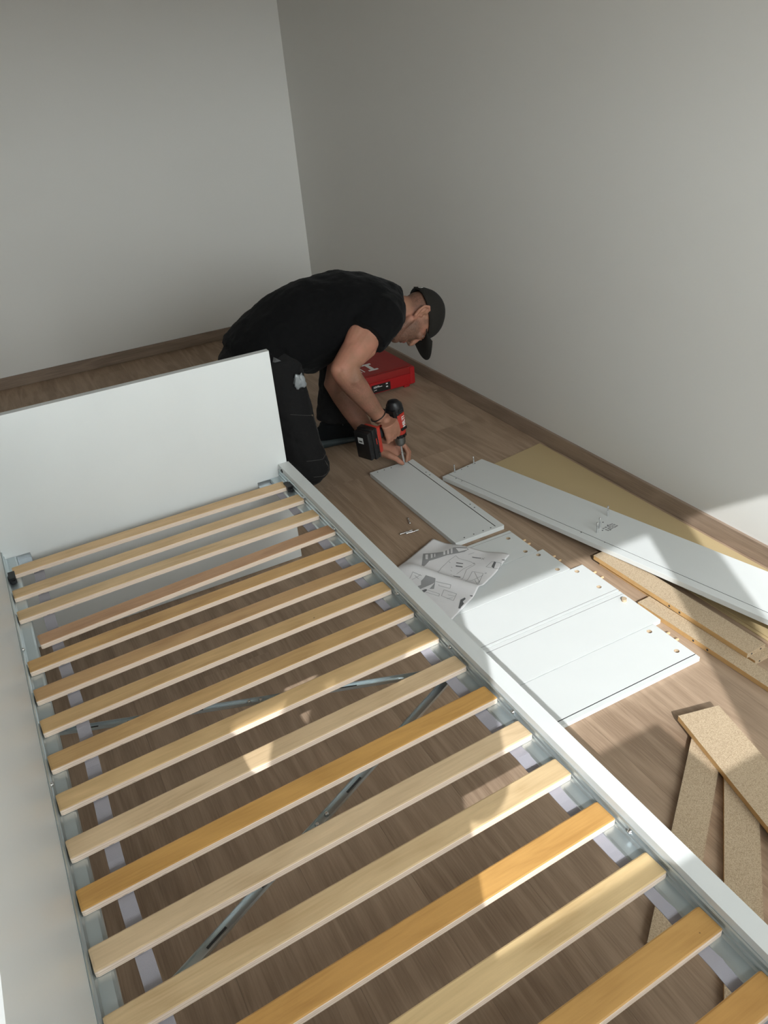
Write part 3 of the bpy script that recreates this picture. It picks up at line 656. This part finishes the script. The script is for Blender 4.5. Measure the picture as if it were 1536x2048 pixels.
mb = MB(); mb.tube([Q(.020, 0, -.027), Q(.06, 0, -.0250), Q(.10, 0, -.0275), Q(.148, 0, -.037)], [.008, .006, .006, .009], 10, (.5, .5)); o = new('handle_stripe', mb, 'drillred', drill, smooth=True); o['label'] = 'red stripe down the back of the handle'
mb = MB(); mb.obox(Q(.040, 0, .034), (Hh, Sd, D), (.012, .008, .008)); new('trigger', mb, 'black', drill, bevel=.002, seg=2)
mb = MB(); mb.obox(Q(.155, 0, -.002), (Hh, Sd, D), (.011, .036, .056)); new('battery_mount', mb, 'drillred', drill, bevel=.004, seg=2, angle=40)
mb = MB(); mb.obox(Q(.181, 0, .000), (Hh, Sd, D), (.016, .039, .066)); mb.obox(Q(.207, 0, -.002), (Hh, Sd, D), (.014, .036, .060))
bat = new('battery_pack', mb, 'black', drill, bevel=.005, seg=2, angle=40)
for k in (-.05, .0, .055):
    v = MB(); v.obox(Q(.1725, .0392, -.002+k), (Hh, Sd, D), (.004, .0015, .010)); new('grip_ridge', v, 'rubber', bat)
v = MB(); v.obox(Q(.2212, -.004, -.026), (Hh, Sd, D), (.0006, .013, .013)); new('sticker', v, 'sticker', bat)
v = MB(); v.obox(Q(.2216, -.004, -.023), (Hh, Sd, D), (.0006, .008, .003)); new('sticker_print', v, 'blackprint', bat)
v = MB(); v.obox(Q(.178, .0393, -.010), (Hh, Sd, D), (.0022, .0006, .013)); o = new('charge_mark', v, 'drillred', bat)
v = MB(); v.obox(Q(.0, .0315, .028), (Hh, Sd, D), (.016, .003, .006)); new('speed_switch', v, 'black', body, bevel=.001)
tx = text_mesh('logo_print', 'HILTI', .021, .0010, 'whiteprint', body, frame(Q(-.002, .0325, -.004), -D, -Hh if False else Sd.cross(-D), Sd), bold=.0006)

# ------------------------------------------------------------------ kneeling man
def hand_palm(mb, W, C, K, wid, th):   # wrist -> palm -> knuckle line; wid: across vector
    W, C, K, wid, th = V(W), V(C), V(K), V(wid).normalized(), V(th).normalized()
    mb.loft([(W, wid*.030, th*.022), (W.lerp(C, .5), wid*.037, th*.022), (C, wid*.044, th*.020), (C.lerp(K, .6), wid*.0455, th*.0175), (K, wid*.0435, th*.014)], 20, (.6, .8))
def finger(mb, pts, r): mb.tube(pts, r, 12, (.9, .95))
man = empty('person', (1.0, 2.95, 0), 'person in black clothes and a cap, kneeling behind the headboard and bending over the drill', 'person')
bd = MB()
NK = V((1.502, 2.94, .640)); HC = V((1.590, 2.925, .560))
F = V((-.10, -.02, -.99)).normalized(); U = V((.99, 0, -.10)); U = (U-F*U.dot(F)).normalized(); S = U.cross(F).normalized()
if S.y > 0: S = -S                                             # towards the bed
hp = lambda f, u, s: HC+F*f+U*u+S*s
# trunk inside the shirt
SIDE = V((.06, -1, 0)).normalized()
def trunk(mb, k=1.0, hem=False):
    rg = [((.890, 2.975, .545), (.70, 0, -.70), .172, .114), ((.965, 2.975, .595), (.55, 0, -.8), .166, .114), ((1.06, 2.97, .632), (.28, 0, -.95), .170, .118), ((1.17, 2.96, .662), (.06, 0, -1), .186, .122), ((1.28, 2.95, .672), (-.06, 0, -1), .198, .122), ((1.38, 2.942, .662), (-.20, 0, -1), .192, .108), ((1.455, 2.94, .650), (-.3, 0, -1), .130, .085), ((1.505, 2.94, .640), (-.4, 0, -1), .078, .066)]
    mb.loft([(c, SIDE*a*k, V(n).normalized()*b*k) for c, n, a, b in rg], 32, (.5, .2))
trunk(bd, .93)
bd.loft([(NK-V((.06, 0, -.015)), S*.066, F*.062), (NK, S*.060, F*.060), (hp(-.035, -.055, 0), S*.056, F*.060), (hp(-.02, .0, 0), S*.055, F*.065)], 24, (.3, .3))
# head: skull, jaw, features
bd.ball(hp(-.008, .030, 0), F*.096, S*.076, U*.092, 28, 18)
bd.ball(hp(.030, -.020, 0), F*.066, S*.066, U*.074, 24, 14)
bd.ball(hp(.048, -.062, 0), F*.048, S*.052, U*.040, 22, 12)
bd.ball(hp(.074, -.088, 0), F*.024, S*.030, U*.022, 16, 10)          # chin
for k in (-1, 1):
    bd.tube([hp(-.012, -.045, k*.058), hp(.020, -.082, k*.050), hp(.066, -.094, k*.020)], [.018, .016, .018], 12)   # jawline
    bd.ball(hp(.062, .000, k*.040), F*.024, S*.026, U*.020, 14, 9)   # cheekbone
    bd.tube([hp(.078, .042, k*.046), hp(.092, .046, k*.025), hp(.094, .042, k*.008)], [.010, .011, .011], 10)       # brow
    bd.tube([hp(.094, -.016, k*.010), hp(.096, -.018, k*.016), hp(.090, -.018, k*.019)], [.009, .008, .007], 8)     # nostril wing
bd.tube([hp(.088, .034, 0), hp(.099, .014, 0), hp(.109, -.006, 0), hp(.110, -.015, 0), hp(.098, -.023, 0)], [.010, .011, .0125, .0125, .010], 14)   # nose
bd.tube([hp(.086, -.047, -.024), hp(.097, -.0455, 0), hp(.086, -.047, .024)], [.006, .0085, .006], 10)   # upper lip
bd.tube([hp(.084, -.060, -.022), hp(.094, -.0605, 0), hp(.084, -.060, .022)], [.006, .0085, .006], 10)   # lower lip
for k in (-1, 1):                                                                       # ears
    ep = lambda a, b, c: hp(-.030+a*.94-b*.30, -.006+b*.94+a*.30, k*c)
    P = [ep(.008, -.028, .070), ep(-.008, -.030, .080), ep(-.024, -.010, .088), ep(-.030, .016, .091), ep(-.018, .036, .089), ep(.000, .036, .082), ep(.010, .020, .074)]
    bd.tube(P, [.0085, .0075, .0065, .0065, .0065, .0065, .0055], 10)
    bd.loft([(ep(-.006, -.026, .072), F*.014, S*.006), (ep(-.010, .002, .076), F*.020, S*.007), (ep(-.008, .028, .078), F*.014, S*.006)], 14, (.6, .6))
    bd.tube([ep(-.016, .024, .084), ep(-.010, .006, .084), ep(-.014, -.010, .082)], [.0045, .005, .0045], 8)
    bd.ball(ep(.000, -.030, .074), F*.011, S*.007, U*.010, 12, 8); bd.ball(ep(.008, -.004, .076), F*.006, S*.006, U*.007, 10, 8)
# arms
SR, ER, WR = V((1.365, 2.790, .640)), V((1.142, 2.690, .506)), V((1.278, 2.682, .272))
SL, EL, WL = V((1.40, 3.09, .600)), V((1.235, 3.00, .335)), V((1.298, 2.790, .092))
def arm(mb, s, e, w):
    mid = lambda a, b, t, off=(0, 0, 0): a.lerp(b, t)+V(off)
    mb.tube([s, mid(s, e, .25), mid(s, e, .5), mid(s, e, .75), e], [.072, .066, .060, .054, .047], 22, (.8, .8))
    fr = (w-s.lerp(e, .5)); ax = (e-s).normalized(); fr = (fr-ax*fr.dot(ax)).normalized()      # inner side of the bend
    mb.tube([mid(s, e, .22)+fr*.018, mid(s, e, .5)+fr*.030, mid(s, e, .80)+fr*.022], [.036, .044, .030], 16)        # biceps
    mb.tube([mid(s, e, .15)-fr*.020, mid(s, e, .45)-fr*.032, mid(s, e, .82)-fr*.014], [.036, .044, .032], 16)       # triceps
    mb.ball(mid(s, e, .06), V((.082, 0, 0)), V((0, .082, 0)), V((0, 0, .082)), 18, 12)                              # shoulder
    ep_ = e+(e-s.lerp(w, .5)).normalized()*.018
    mb.ball(ep_, V((.032, 0, 0)), V((0, .032, 0)), V((0, 0, .032)), 16, 10)                                         # elbow point
    ax2 = (w-e).normalized(); sd2 = ax2.cross(fr).normalized()
    mb.tube([mid(s, e, .88)+sd2*.022, mid(e, w, .18)+sd2*.026, mid(e, w, .55)+sd2*.012], [.024, .036, .022], 14)    # forearm muscle, outer
    mb.tube([mid(e, w, .04)-sd2*.018, mid(e, w, .25)-sd2*.022, mid(e, w, .6)-sd2*.010], [.026, .036, .022], 14)     # forearm muscle, inner
    mb.tube([e, mid(e, w, .2), mid(e, w, .42), mid(e, w, .7), mid(e, w, .9), w], [.048, .050, .046, .037, .0305, .030], 22, (.7, .7))
arm(bd, SR, ER, WR); arm(bd, SL, EL, WL)
# right hand closed round the drill handle
kn = Q(.074, .036, .006)
hand_palm(bd, WR, Q(.088, .038, -.044), kn, Hh, Sd)
for k, (h, L) in enumerate(((.046, 1.0), (.067, 1.08), (.088, 1.02), (.108, .86))):
    a = .030+.004*L
    finger(bd, [Q(h+.004, .036, -.004), Q(h, .038, .012), Q(h-.001, .032, .026+.006*L), Q(h-.003, .008, .034+.004*L), Q(h-.003, -.020, .030), Q(h-.003, -.031, .010), Q(h-.002, -.030, -.003)], [.0118, .0122, .0112, .0104, .0096, .0088, .0076])
finger(bd, [Q(.085, .016, -.048), Q(.066, .008, -.045), Q(.050, -.006, -.045), Q(.036, -.026, -.036), Q(.020, -.037, -.020), Q(.010, -.039, -.010)], [.015, .0145, .0125, .0115, .0105, .009])
# left hand steadying the screw at the bit tip
PC, KL = V((1.337, 2.768, .077)), V((1.384, 2.762, .087))
hand_palm(bd, WL, PC, KL, (.15, .75, .62), (.45, -.62, .64))
tipL = TIP+V((0, 0, .008))
for p, r in (([(1.379, 2.756, 0.092), (1.407, 2.742, 0.088), (1.411, 2.724, 0.061), tipL+V((.015, .006, .003))], 1.0),
             ([(1.379, 2.772, 0.086), (1.415, 2.760, 0.082), (1.425, 2.738, 0.057), tipL+V((.030, .012, .002))], 1.0),
             ([(1.375, 2.786, 0.074), (1.411, 2.778, 0.065), (1.427, 2.756, 0.041), tipL+V((.040, .030, -.002))], .93),
             ([(1.367, 2.798, 0.061), (1.399, 2.796, 0.046), (1.415, 2.778, 0.029), tipL+V((.036, .052, -.006))], .84)):
    p = [V(q) for q in p]; finger(bd, [p[0].lerp(PC, .35), p[0], p[0].lerp(p[1], .55), p[1], p[1].lerp(p[2], .5), p[2], p[3]], [.0105*r, .0110*r, .0100*r, .0104*r, .0090*r, .0092*r, .0074*r])
finger(bd, [(1.309, 2.766, .077), (1.329, 2.738, .069), (1.351, 2.718, .053), tipL+V((-.020, -.001, .013)), tipL+V((-.008, -.002, .001))], [.015, .0145, .0115, .0108, .0085])
body_o = remesh('body', bd, .0034, ['skin'], man, 3)
me = body_o.data; n = len(me.vertices); co = np.empty(n*3); me.vertices.foreach_get('co', co); co = co.reshape(-1, 3)
rel = co-np.array(HC); cf, cu, cs = rel@np.array(F), rel@np.array(U), rel@np.array(S)
sst = lambda a, b, x: np.clip((x-a)/(b-a), 0, 1)**2*(3-2*np.clip((x-a)/(b-a), 0, 1))
inhead = (np.abs(cs) < .11)*(np.abs(cf) < .16)*(np.abs(cu) < .16)
ear = ((np.abs(cs) > .0745)*(cf < -.004)*(cf > -.075)*(cu > -.050)*(cu < .046))
beard = sst(.030, -.020, cu)*sst(-.020, .010, cf)*.85*(1-sst(.010, -.004, np.abs(cu+.030))*0)
beard *= 1-.85*sst(.058, .080, cf)*sst(-.055, -.035, cu)*sst(.045, .03, np.abs(cs))*(np.abs(cu+.033) > .013)
side = sst(-.030, -.060, cf)*sst(-.060, -.015, cu)*.85
temple = sst(.024, .006, np.abs(cf-.004))*sst(-.02, .015, cu)*.55
hair = np.clip(np.maximum(np.maximum(beard, side), temple)*inhead*(1-ear), 0, 1)
brow = (np.abs(cu-.047) < .008)*(cf > .075)*(np.abs(cs) > .010)*(np.abs(cs) < .052)*inhead
hair = np.maximum(hair, brow*.7)
for e_, w_, k_ in ((ER, WR, .52), (EL, WL, .42)):
    d_ = np.array(w_-e_); tt = (co-np.array(e_))@d_/(d_@d_); off = co-np.array(e_)-tt[:, None]*d_
    hair = np.maximum(hair, k_*sst(-.05, .25, tt)*sst(1.0, .75, tt)*(np.linalg.norm(off, axis=1) < .075))
lip = inhead*(cf > .078)*sst(.012, .006, np.abs(cu+.053))*(np.abs(cs) < .026)
for nm, arr in (('hair', hair), ('lip', lip)):
    at = me.attributes.new(nm, 'FLOAT', 'POINT'); at.data.foreach_set('value', arr.astype(np.float32))
for k in (-1, 1):
    mb = MB(); mb.ball(hp(.070, .024, k*.031), F*.0125, S*.0125, U*.0125, 14, 10); e = new('eye', mb, 'eye', man, smooth=True)
    mb = MB(); mb.ball(hp(.0815, .0215, k*.031), F*.0022, S*.0055, U*.0055, 12, 8); new('iris', mb, 'iris', e, smooth=True)
    mb = MB()
    mb.tube([hp(.076, .0285, k*.016), hp(.0855, .0300, k*.031), hp(.074, .0285, k*.046)], [.0035, .0045, .0035], 8); new('eyelid', mb, 'skin', e, smooth=True)
# t-shirt
ts = MB(); trunk(ts, 1.07)
ts.loft([((.972, 2.972, .570), SIDE*.188, V((.55, 0, -.83))*.148), ((1.06, 2.968, .600), SIDE*.190, V((.25, 0, -.97))*.172), ((1.13, 2.962, .620), SIDE*.196, V((.06, 0, -1))*.176), ((1.24, 2.95, .655), SIDE*.205, V((-.06, 0, -1))*.145)], 32, (.25, .3))
ts.tube([SR+V((.05, .07, .0)), SR, SR.lerp(ER, .22), SR.lerp(ER, .40)], [.098, .096, .092, .091], 26, (.5, 0))
ts.tube([SL+V((.03, -.07, .02)), SL, SL.lerp(EL, .3), SL.lerp(EL, .55)], [.095, .090, .083, .080], 26, (.5, 0))
ts.ball((1.40, 2.94, .640), V((.10, .02, -.02)), V((0, .17, 0)), V((0, 0, .105)), 24, 14)
shirt = remesh('t_shirt', ts, .0062, ['shirt'], man, 3, [(.11, .020), (.035, .006)])
# trousers
HRt, KRt, ARt = V((.935, 2.865, .490)), V((.992, 2.795, .088)), V((.60, 2.815, .070))
HLt, KLt, ALt = V((.955, 3.075, .500)), V((1.345, 3.125, .470)), V((1.262, 3.125, .120))
tr = MB()
tr.loft([((.86, 2.972, .500), SIDE*.160, V((.7, 0, -.7))*.112), ((.915, 2.972, .535), SIDE*.180, V((.68, 0, -.7))*.124), ((.985, 2.972, .588), SIDE*.176, V((.58, 0, -.8))*.118)], 30, (.7, 0))
tr.tube([HRt+V((.0, 0, .02)), HRt.lerp(KRt, .3), HRt.lerp(KRt, .6), HRt.lerp(KRt, .85), KRt], [.106, .093, .084, .082, .084], 26, (.8, .75))
tr.tube([KRt, KRt.lerp(ARt, .3), KRt.lerp(ARt, .7), ARt], [.074, .072, .066, .060], 22, (.8, .3))
tr.tube([HLt, HLt.lerp(KLt, .4), HLt.lerp(KLt, .8), KLt], [.112, .098, .084, .080], 24, (.8, .8))
tr.tube([KLt, KLt.lerp(ALt, .3), KLt.lerp(ALt, .7), ALt], [.080, .086, .084, .080], 24, (.8, .1))
trou = remesh('trousers', tr, .0066, ['trouser'], man, 3, [(.10, .018), (.04, .010)])
mn = min(v.co.z for v in trou.data.vertices)
for v in trou.data.vertices:
    if v.co.z < .004: v.co.z = .004+(v.co.z-.004)*.02 if v.co.z > .0 else .002
# seams: thin raised thread lines following the near thigh
from mathutils.bvhtree import BVHTree
bv = BVHTree.FromPolygons([v.co for v in trou.data.vertices], [p.vertices for p in trou.data.polygons])
def stitch(pts, dirv=(0, -1, .25)):
    d = V(dirv).normalized(); mb = MB(); P = []
    for (p0, p1) in zip(pts, pts[1:]):
        for k in range(8):
            q = V(p0).lerp(V(p1), k/8.); h = bv.ray_cast(q+d*.5, -d)
            if h[0] is not None: P.append(h[0]+h[1]*.0012)
    if len(P) > 2: mb.tube(P, .0013, 6, (0, 0)); new('seam_stitching', mb, 'thread', trou)
stitch([(.93, 2.85, .335), (1.03, 2.85, .300), (1.075, 2.85, .285)])
stitch([(1.035, 2.85, .300), (1.055, 2.85, .20), (1.065, 2.85, .135), (1.03, 2.85, .115), (.95, 2.85, .130)])
stitch([(1.04, 2.85, .105), (1.055, 2.85, .055), (1.02, 2.85, .045), (.97, 2.85, .055)])
mb = MB(); h = bv.ray_cast(V((1.028, 2.3, .42)), V((0, 1, -.25)).normalized())
mb = MB(); hh = bv.ray_cast(V((1.03, 2.35, .425)), V((0, 1, -.25)).normalized())
if hh[0] is not None: mb.ball(hh[0], V((.004, 0, 0)), V((0, .003, 0)), V((0, 0, .004)), 8, 6); new('rivet', mb, 'zip', trou)
# belt with loops
BN = V((.62, 0, .78)).normalized(); bc = V((.934, 2.972, .534)); bu, bw = SIDE*.191, V((.78, 0, -.62)).normalized()*.127
mb = MB(); n = 48
for i in range(n):
    a = 2*math.pi*i/n; rr = bu*math.cos(a)+bw*math.sin(a); c = bc+rr; e = rr.normalized()
    mb.v += [c+BN*.019+e*.000, c+BN*.019+e*.005, c-BN*.019+e*.005, c-BN*.019]
for i in range(n):
    for j in range(4): a, b = i*4+j, i*4+(j+1) % 4; c, d = ((i+1) % n)*4+(j+1) % 4, ((i+1) % n)*4+j; mb.f.append((a, b, c, d)); mb.mi.append(0)
belt = new('belt', mb, 'belt', man, smooth=False, angle=40)
for a in (.35, -.55, 1.5, 2.9):
    rr = bu*math.cos(a)+bw*math.sin(a); e = rr.normalized(); mb = MB(); mb.obox(bc+rr+e*.008, (BN, e, BN.cross(e)), (.027, .003, .007)); new('belt_loop', mb, 'trouser', trou, bevel=.002)
# cap
cm = MB(); nA, nT = 40, 12; rows = []
CC = hp(-.010, .040, 0)
for j in range(nT+1):
    t = j/nT*math.pi/2
    for i in range(nA):
        a = 2*math.pi*i/nA; seam = 1-.012*math.exp(-((((a/(math.pi/3)+.5) % 1)-.5)/.06)**2)
        r = (math.cos(t)**.85)*seam
        cm.v.append(CC+F*(.108*math.cos(a)*r)+S*(.087*math.sin(a)*r)+U*(.094*math.sin(t)**.95-.012*(1-t)*(1-math.cos(a))*.9))
for j in range(nT):
    for i in range(nA): cm.f.append((j*nA+i, j*nA+(i+1) % nA, (j+1)*nA+(i+1) % nA, (j+1)*nA+i)); cm.mi.append(0)
m0 = len(cm.v)
for i in range(nA):
    p = cm.v[i]; cm.v.append(CC+(V(p)-CC)*.965)
for i in range(nA): cm.f.append((i, m0+i, m0+(i+1) % nA, (i+1) % nA)); cm.mi.append(0)
cap = new('cap', cm, 'cap', man, smooth=True); cap['label'] = 'charcoal baseball cap'
sd_ = cap.modifiers.new('s', 'SOLIDIFY'); sd_.thickness = .003; sd_.offset = 1
bm_ = MB(); na_, nt_ = 24, 8
def brim(a, t, off):
    s_ = .078*math.sin(a*1.35)/math.sin(1.35); f0 = .108*math.sqrt(max(0, 1-(s_/.088)**2)); f1 = f0+.092*math.cos(a*1.15)**.7
    f = f0-.006+(f1-f0+.006)*t
    return CC+F*f+S*(s_*(1+.04*t))+U*(-.004-.19*s_*s_/.078*1.1+.026*t*t+off)
for off in (.0016, -.0016):
    for i in range(na_+1):
        for j in range(nt_+1): bm_.v.append(brim(-1+2*i/na_, j/nt_, off))
K = (na_+1)*(nt_+1)
for i in range(na_):
    for j in range(nt_):
        q = (i*(nt_+1)+j, i*(nt_+1)+j+1, (i+1)*(nt_+1)+j+1, (i+1)*(nt_+1)+j); bm_.f += [q, tuple(K+k for k in q[::-1])]; bm_.mi += [0, 0]
ed = [i*(nt_+1)+nt_ for i in range(na_+1)]+[na_*(nt_+1)+j for j in range(nt_-1, -1, -1)]+[i*(nt_+1) for i in range(na_-1, -1, -1)]+[j for j in range(1, nt_)]
for i in range(len(ed)): a, b = ed[i], ed[(i+1) % len(ed)]; bm_.f.append((a, b, K+b, K+a)); bm_.mi.append(0)
new('brim', bm_, 'cap', cap, smooth=True)
mb = MB(); mb.ball(CC+U*.096, F*.007, S*.007, U*.004, 12, 8); new('top_button', mb, 'cap', cap, smooth=True)
mb = MB(); mb.tube([hp(-.116, .020, .030), hp(-.120, .026, .0), hp(-.116, .020, -.030)], [.0055, .006, .0055], 8, flat=.4, side=tuple(U)); new('strap', mb, 'cap', cap, smooth=True)
mb = MB(); mb.obox(hp(-.122, .026, .012), (S, U, F), (.009, .007, .002)); new('buckle', mb, 'bright', cap, bevel=.001)
# shoes
def shoe(ank, d, name='shoe'):
    d = V(d).normalized(); s = V((-d.y, d.x, 0)); a = V((ank[0], ank[1], 0))
    q = lambda f, z: a+d*f+V((0, 0, z))
    mb = MB(); mb.loft([(q(-.088, .060), s*.030, V((0, 0, .034))), (q(-.06, .066), s*.036, V((0, 0, .046))), (q(0, .066), s*.038, V((0, 0, .048))), (q(.06, .056), s*.041, V((0, 0, .036))), (q(.12, .046), s*.046, V((0, 0, .026))), (q(.165, .040), s*.042, V((0, 0, .020)))], 22, (.5, .9))
    mb.tube([q(-.02, .07), q(-.025, .115)], [.045, .046], 20, (.3, .1))
    o = remesh(name, mb, .005, ['shoe'], man, 3)
    mb = MB(); mb.loft([(q(-.104, .030), s*.026, V((0, 0, .025))), (q(-.078, .028), s*.041, V((0, 0, .0275))), (q(-.02, .025), s*.042, V((0, 0, .0245))), (q(.06, .018), s*.045, V((0, 0, .0175))), (q(.13, .017), s*.049, V((0, 0, .0165))), (q(.175, .018), s*.040, V((0, 0, .0155)))], 22, (.7, .9))
    so_ = new('sole', mb, 'sole', o, smooth=True)
    for v in so_.data.vertices: v.co.z = max(v.co.z, .0006)
    for k in range(4):
        m = MB(); m.tube([q(.03+.022*k, .094-.012*k)+s*.022, q(.034+.022*k, .103-.013*k), q(.03+.022*k, .094-.012*k)-s*.022], .003, 8); new('lace', m, 'thread', o)
    m = MB(); m.tube([q(-.092, .085), q(-.100, .105), q(-.094, .118)], .006, 8, flat=.5); new('heel_tab', m, 'shoe', o)
    return o
shoe((1.255, 3.115), (1, -.10, 0))
# the shoe of the kneeling leg, sole up against the floor behind the headboard
shn = shoe((.58, 2.815), (-1, 0, 0)); 
# bracelet on the right wrist
bz = (WR-ER).normalized(); x1 = bz.orthogonal().normalized(); y1 = bz.cross(x1)
mb = MB(); c = WR-bz*.016; mb.tube([c+(x1*math.cos(t)+y1*math.sin(t))*.0335 for t in [2*math.pi*i/28 for i in range(29)]], .0022, 8, (0, 0)); br = new('bracelet', mb, 'black', man, smooth=True)
mb = MB(); cs_ = c+(Sd*.8+D*.5).normalized()*.0345; mb.obox(cs_, (bz.cross(Sd), bz, Sd), (.011, .003, .002)); new('bracelet_bar', mb, 'black', br, bevel=.001)
# crumpled plastic bag poking out of the trouser pocket
bg = MB(); rr = random.Random(11); pc = bv.ray_cast(V((.985, 2.35, .575)), V((0, 1, -.25)).normalized())[0] or V((1.03, 2.78, .43))
bm = bmesh.new(); bmesh.ops.create_icosphere(bm, subdivisions=3, radius=1.0)
for v in bm.verts:
    k = .80+.50*noise.noise(v.co*1.7+V((3, 1, 5)))+.16*noise.noise(v.co*3.4)
    v.co = V((v.co.x*.027, v.co.y*.012, v.co.z*.040))*k
bg.add([v.co+pc+V((.004, -.010, .004)) for v in bm.verts], [tuple(v.index for v in f.verts) for f in bm.faces]); bm.free()
tag(new('plastic_bag', bg, 'bag', smooth=True), 'small crumpled clear plastic bag poking out of the trouser pocket', 'bag')

# ------------------------------------------------------------------ unseen cartons, added to cast the straight shadow edges
def added_carton(label, x0, x1, y0, y1, z0, z1):
    mb = MB(); mb.box(x0, x1, y0, y1, z0+.0004, z1-.004)
    c = tag(new('added_carton', mb, 'card', bevel=.003), label, 'box', 'unseen cartons added to block sun')
    xm = (x0+x1)/2
    for a, b in ((x0+.002, xm-.0015), (xm+.0015, x1-.002)):
        f = MB(); f.box(a, b, y0+.002, y1-.002, z1-.004, z1-.0004); new('flap', f, 'card', c)
    t = MB(); t.box(xm-.028, xm+.028, y0+.003, y1-.003, z1-.0004, z1); t.box(xm-.028, xm+.028, y1, y1+.0006, z1-.10, z1-.004); new('packing_tape', t, 'tape', c)
    return c
added_carton('tall narrow brown box standing under the window', -.25, .348, -.95, -.60, 0, 1.255)
added_carton('lower wide brown box of the stack under the window', .375, 1.35, -1.0, -.60, 0, .56)
added_carton('upper wide brown box of the stack under the window', .375, 1.34, -.98, -.605, .56, 1.128)

# ------------------------------------------------------------------ the photographer, standing behind the camera at the foot of the bed
ph = empty('person', (-.28, -.30, 0), 'person in a grey sweatshirt and jeans holding up a phone at the bed end', 'person')
X = V((1, 0, 0)); Y = V((0, 1, 0)); Z = V((0, 0, 1)); c0 = V((-.30, -.30, 0))
sr, er, wr = V((-.115, -.285, 1.405)), V((-.038, -.250, 1.220)), V((.055, -.095, 1.445))
sl_, el, wl = V((-.412, -.285, 1.440)), V((-.560, -.250, 1.085)), V((-.125, -.110, 1.500))
pb = MB()
hc = c0+V((.02, .02, 1.635))
pb.ball(hc+V((0, 0, .02)), X*.076, Y*.095, Z*.100, 24, 14); pb.ball(hc+V((0, .03, -.05)), X*.058, Y*.060, Z*.062, 20, 12)
pb.tube([hc+V((0, .09, .02)), hc+V((0, .112, -.005)), hc+V((0, .108, -.02))], [.010, .014, .010], 10)
for k in (-1, 1): pb.ball(hc+V((k*.077, 0, 0)), X*.010, Y*.020, Z*.030, 12, 8); pb.tube([hc+V((k*.012, .090, .035)), hc+V((k*.045, .078, .035))], .009, 8)
pb.tube([hc+V((-.022, .088, -.052)), hc+V((0, .097, -.052)), hc+V((.022, .088, -.052))], .007, 8)
pb.tube([c0+V((0, -.02, 1.40)), c0+V((.01, 0, 1.58))], [.062, .058], 18)
pb.loft([(c0+V((0, 0, .95)), X*.150, Y*.10), (c0+V((0, 0, 1.2)), X*.155, Y*.105), (c0+V((0, 0, 1.40)), X*.15, Y*.09)], 24)
for e_, w_ in ((er, wr), (el, wl)): pb.tube([e_, e_.lerp(w_, .3), e_.lerp(w_, .7), w_], [.040, .043, .034, .028], 20, (.8, .7))
for w_, tgt, k in ((wr, V((.030, -.024, 1.515)), 1), (wl, V((-.075, -.026, 1.545)), -1)):
    pc_ = w_.lerp(tgt, .55); hand_palm(pb, w_, pc_, tgt, Z if k < 0 else (0, -.3, 1), (k, .5, 0))
    for q in range(4):
        b_ = tgt+V((0, 0, .030-.020*q)); finger(pb, [b_, b_+V((k*.004, .010, .012)), b_+V((-k*.026, .004, .016)), b_+V((-k*.046, -.002, .012))], [.0095, .0092, .0085, .007])
    finger(pb, [pc_, pc_+V((-k*.02, -.012, .03)), tgt+V((-k*.028, -.012, .030))], [.014, .012, .009])
remesh('body', pb, .0055, ['skin'], ph, 3)
pt = MB()
pt.loft([(c0+V((.014, 0, .88)), X*.206, Y*.140), (c0+V((.012, 0, 1.0)), X*.214, Y*.145), (c0+V((0, 0, 1.22)), X*.205, Y*.140), (c0+V((0, -.01, 1.38)), X*.215, Y*.115), (c0+V((0, -.01, 1.455)), X*.13, Y*.085), (c0+V((0, 0, 1.50)), X*.07, Y*.07)], 30, (.1, .2))
for a, b, c_ in ((sr, er, wr), (sl_, el, wl)): pt.tube([a+(a-b)*.05, a, a.lerp(b, .5)+(V((.060, 0, .010)) if a is sl_ else V((0, 0, 0))), b], [.085, .082, .074, .064], 22, (.7, .8)); pt.tube([b, b.lerp(c_, .4), b.lerp(c_, .88)], [.064, .060, .046], 22, (.8, 0))
remesh('sweatshirt', pt, .010, ['grey'], ph, 3, [(.12, .012)])
pj = MB(); pj.loft([(c0+V((0, 0, .80)), X*.17, Y*.125), (c0+V((0, 0, .92)), X*.175, Y*.125)], 24, (.6, .1))
for k in (-1, 1): pj.tube([c0+V((k*.085, 0, .86)), c0+V((k*.10, .01, .50)), c0+V((k*.11, -.01, .10))], [.095, .072, .062], 22, (.6, .05))
remesh('jeans', pj, .010, ['denim'], ph, 3, [(.10, .008)])
hm = MB(); hm.ball(hc+V((0, -.014, .034)), X*.084, Y*.098, Z*.098, 24, 14); hm.ball(hc+V((0, -.06, -.02)), X*.072, Y*.05, Z*.07, 20, 12); new('hair', hm, 'hairm', ph, smooth=True)
_m = man; man_save = man
for k in (-1, 1):
    mb = MB(); a = c0+V((k*.11, 0, 0)); mb.loft([(a+V((0, -.07, .04)), X*.032, Z*.036), (a+V((0, 0, .05)), X*.040, Z*.046), (a+V((0, .09, .040)), X*.045, Z*.034), (a+V((0, .16, .030)), X*.040, Z*.024)], 20, (.7, .9)); o = new('shoe', mb, 'shoe', ph, smooth=True)
    for v in o.data.vertices: v.co.z = max(v.co.z, .0008)
mb = MB(); mb.box(-.118, .030, -.0150, -.0070, 1.510, 1.584); pho = tag(new('phone', mb, 'black', bevel=.003, seg=2), 'black phone held up at eye level by the photographer', 'phone')
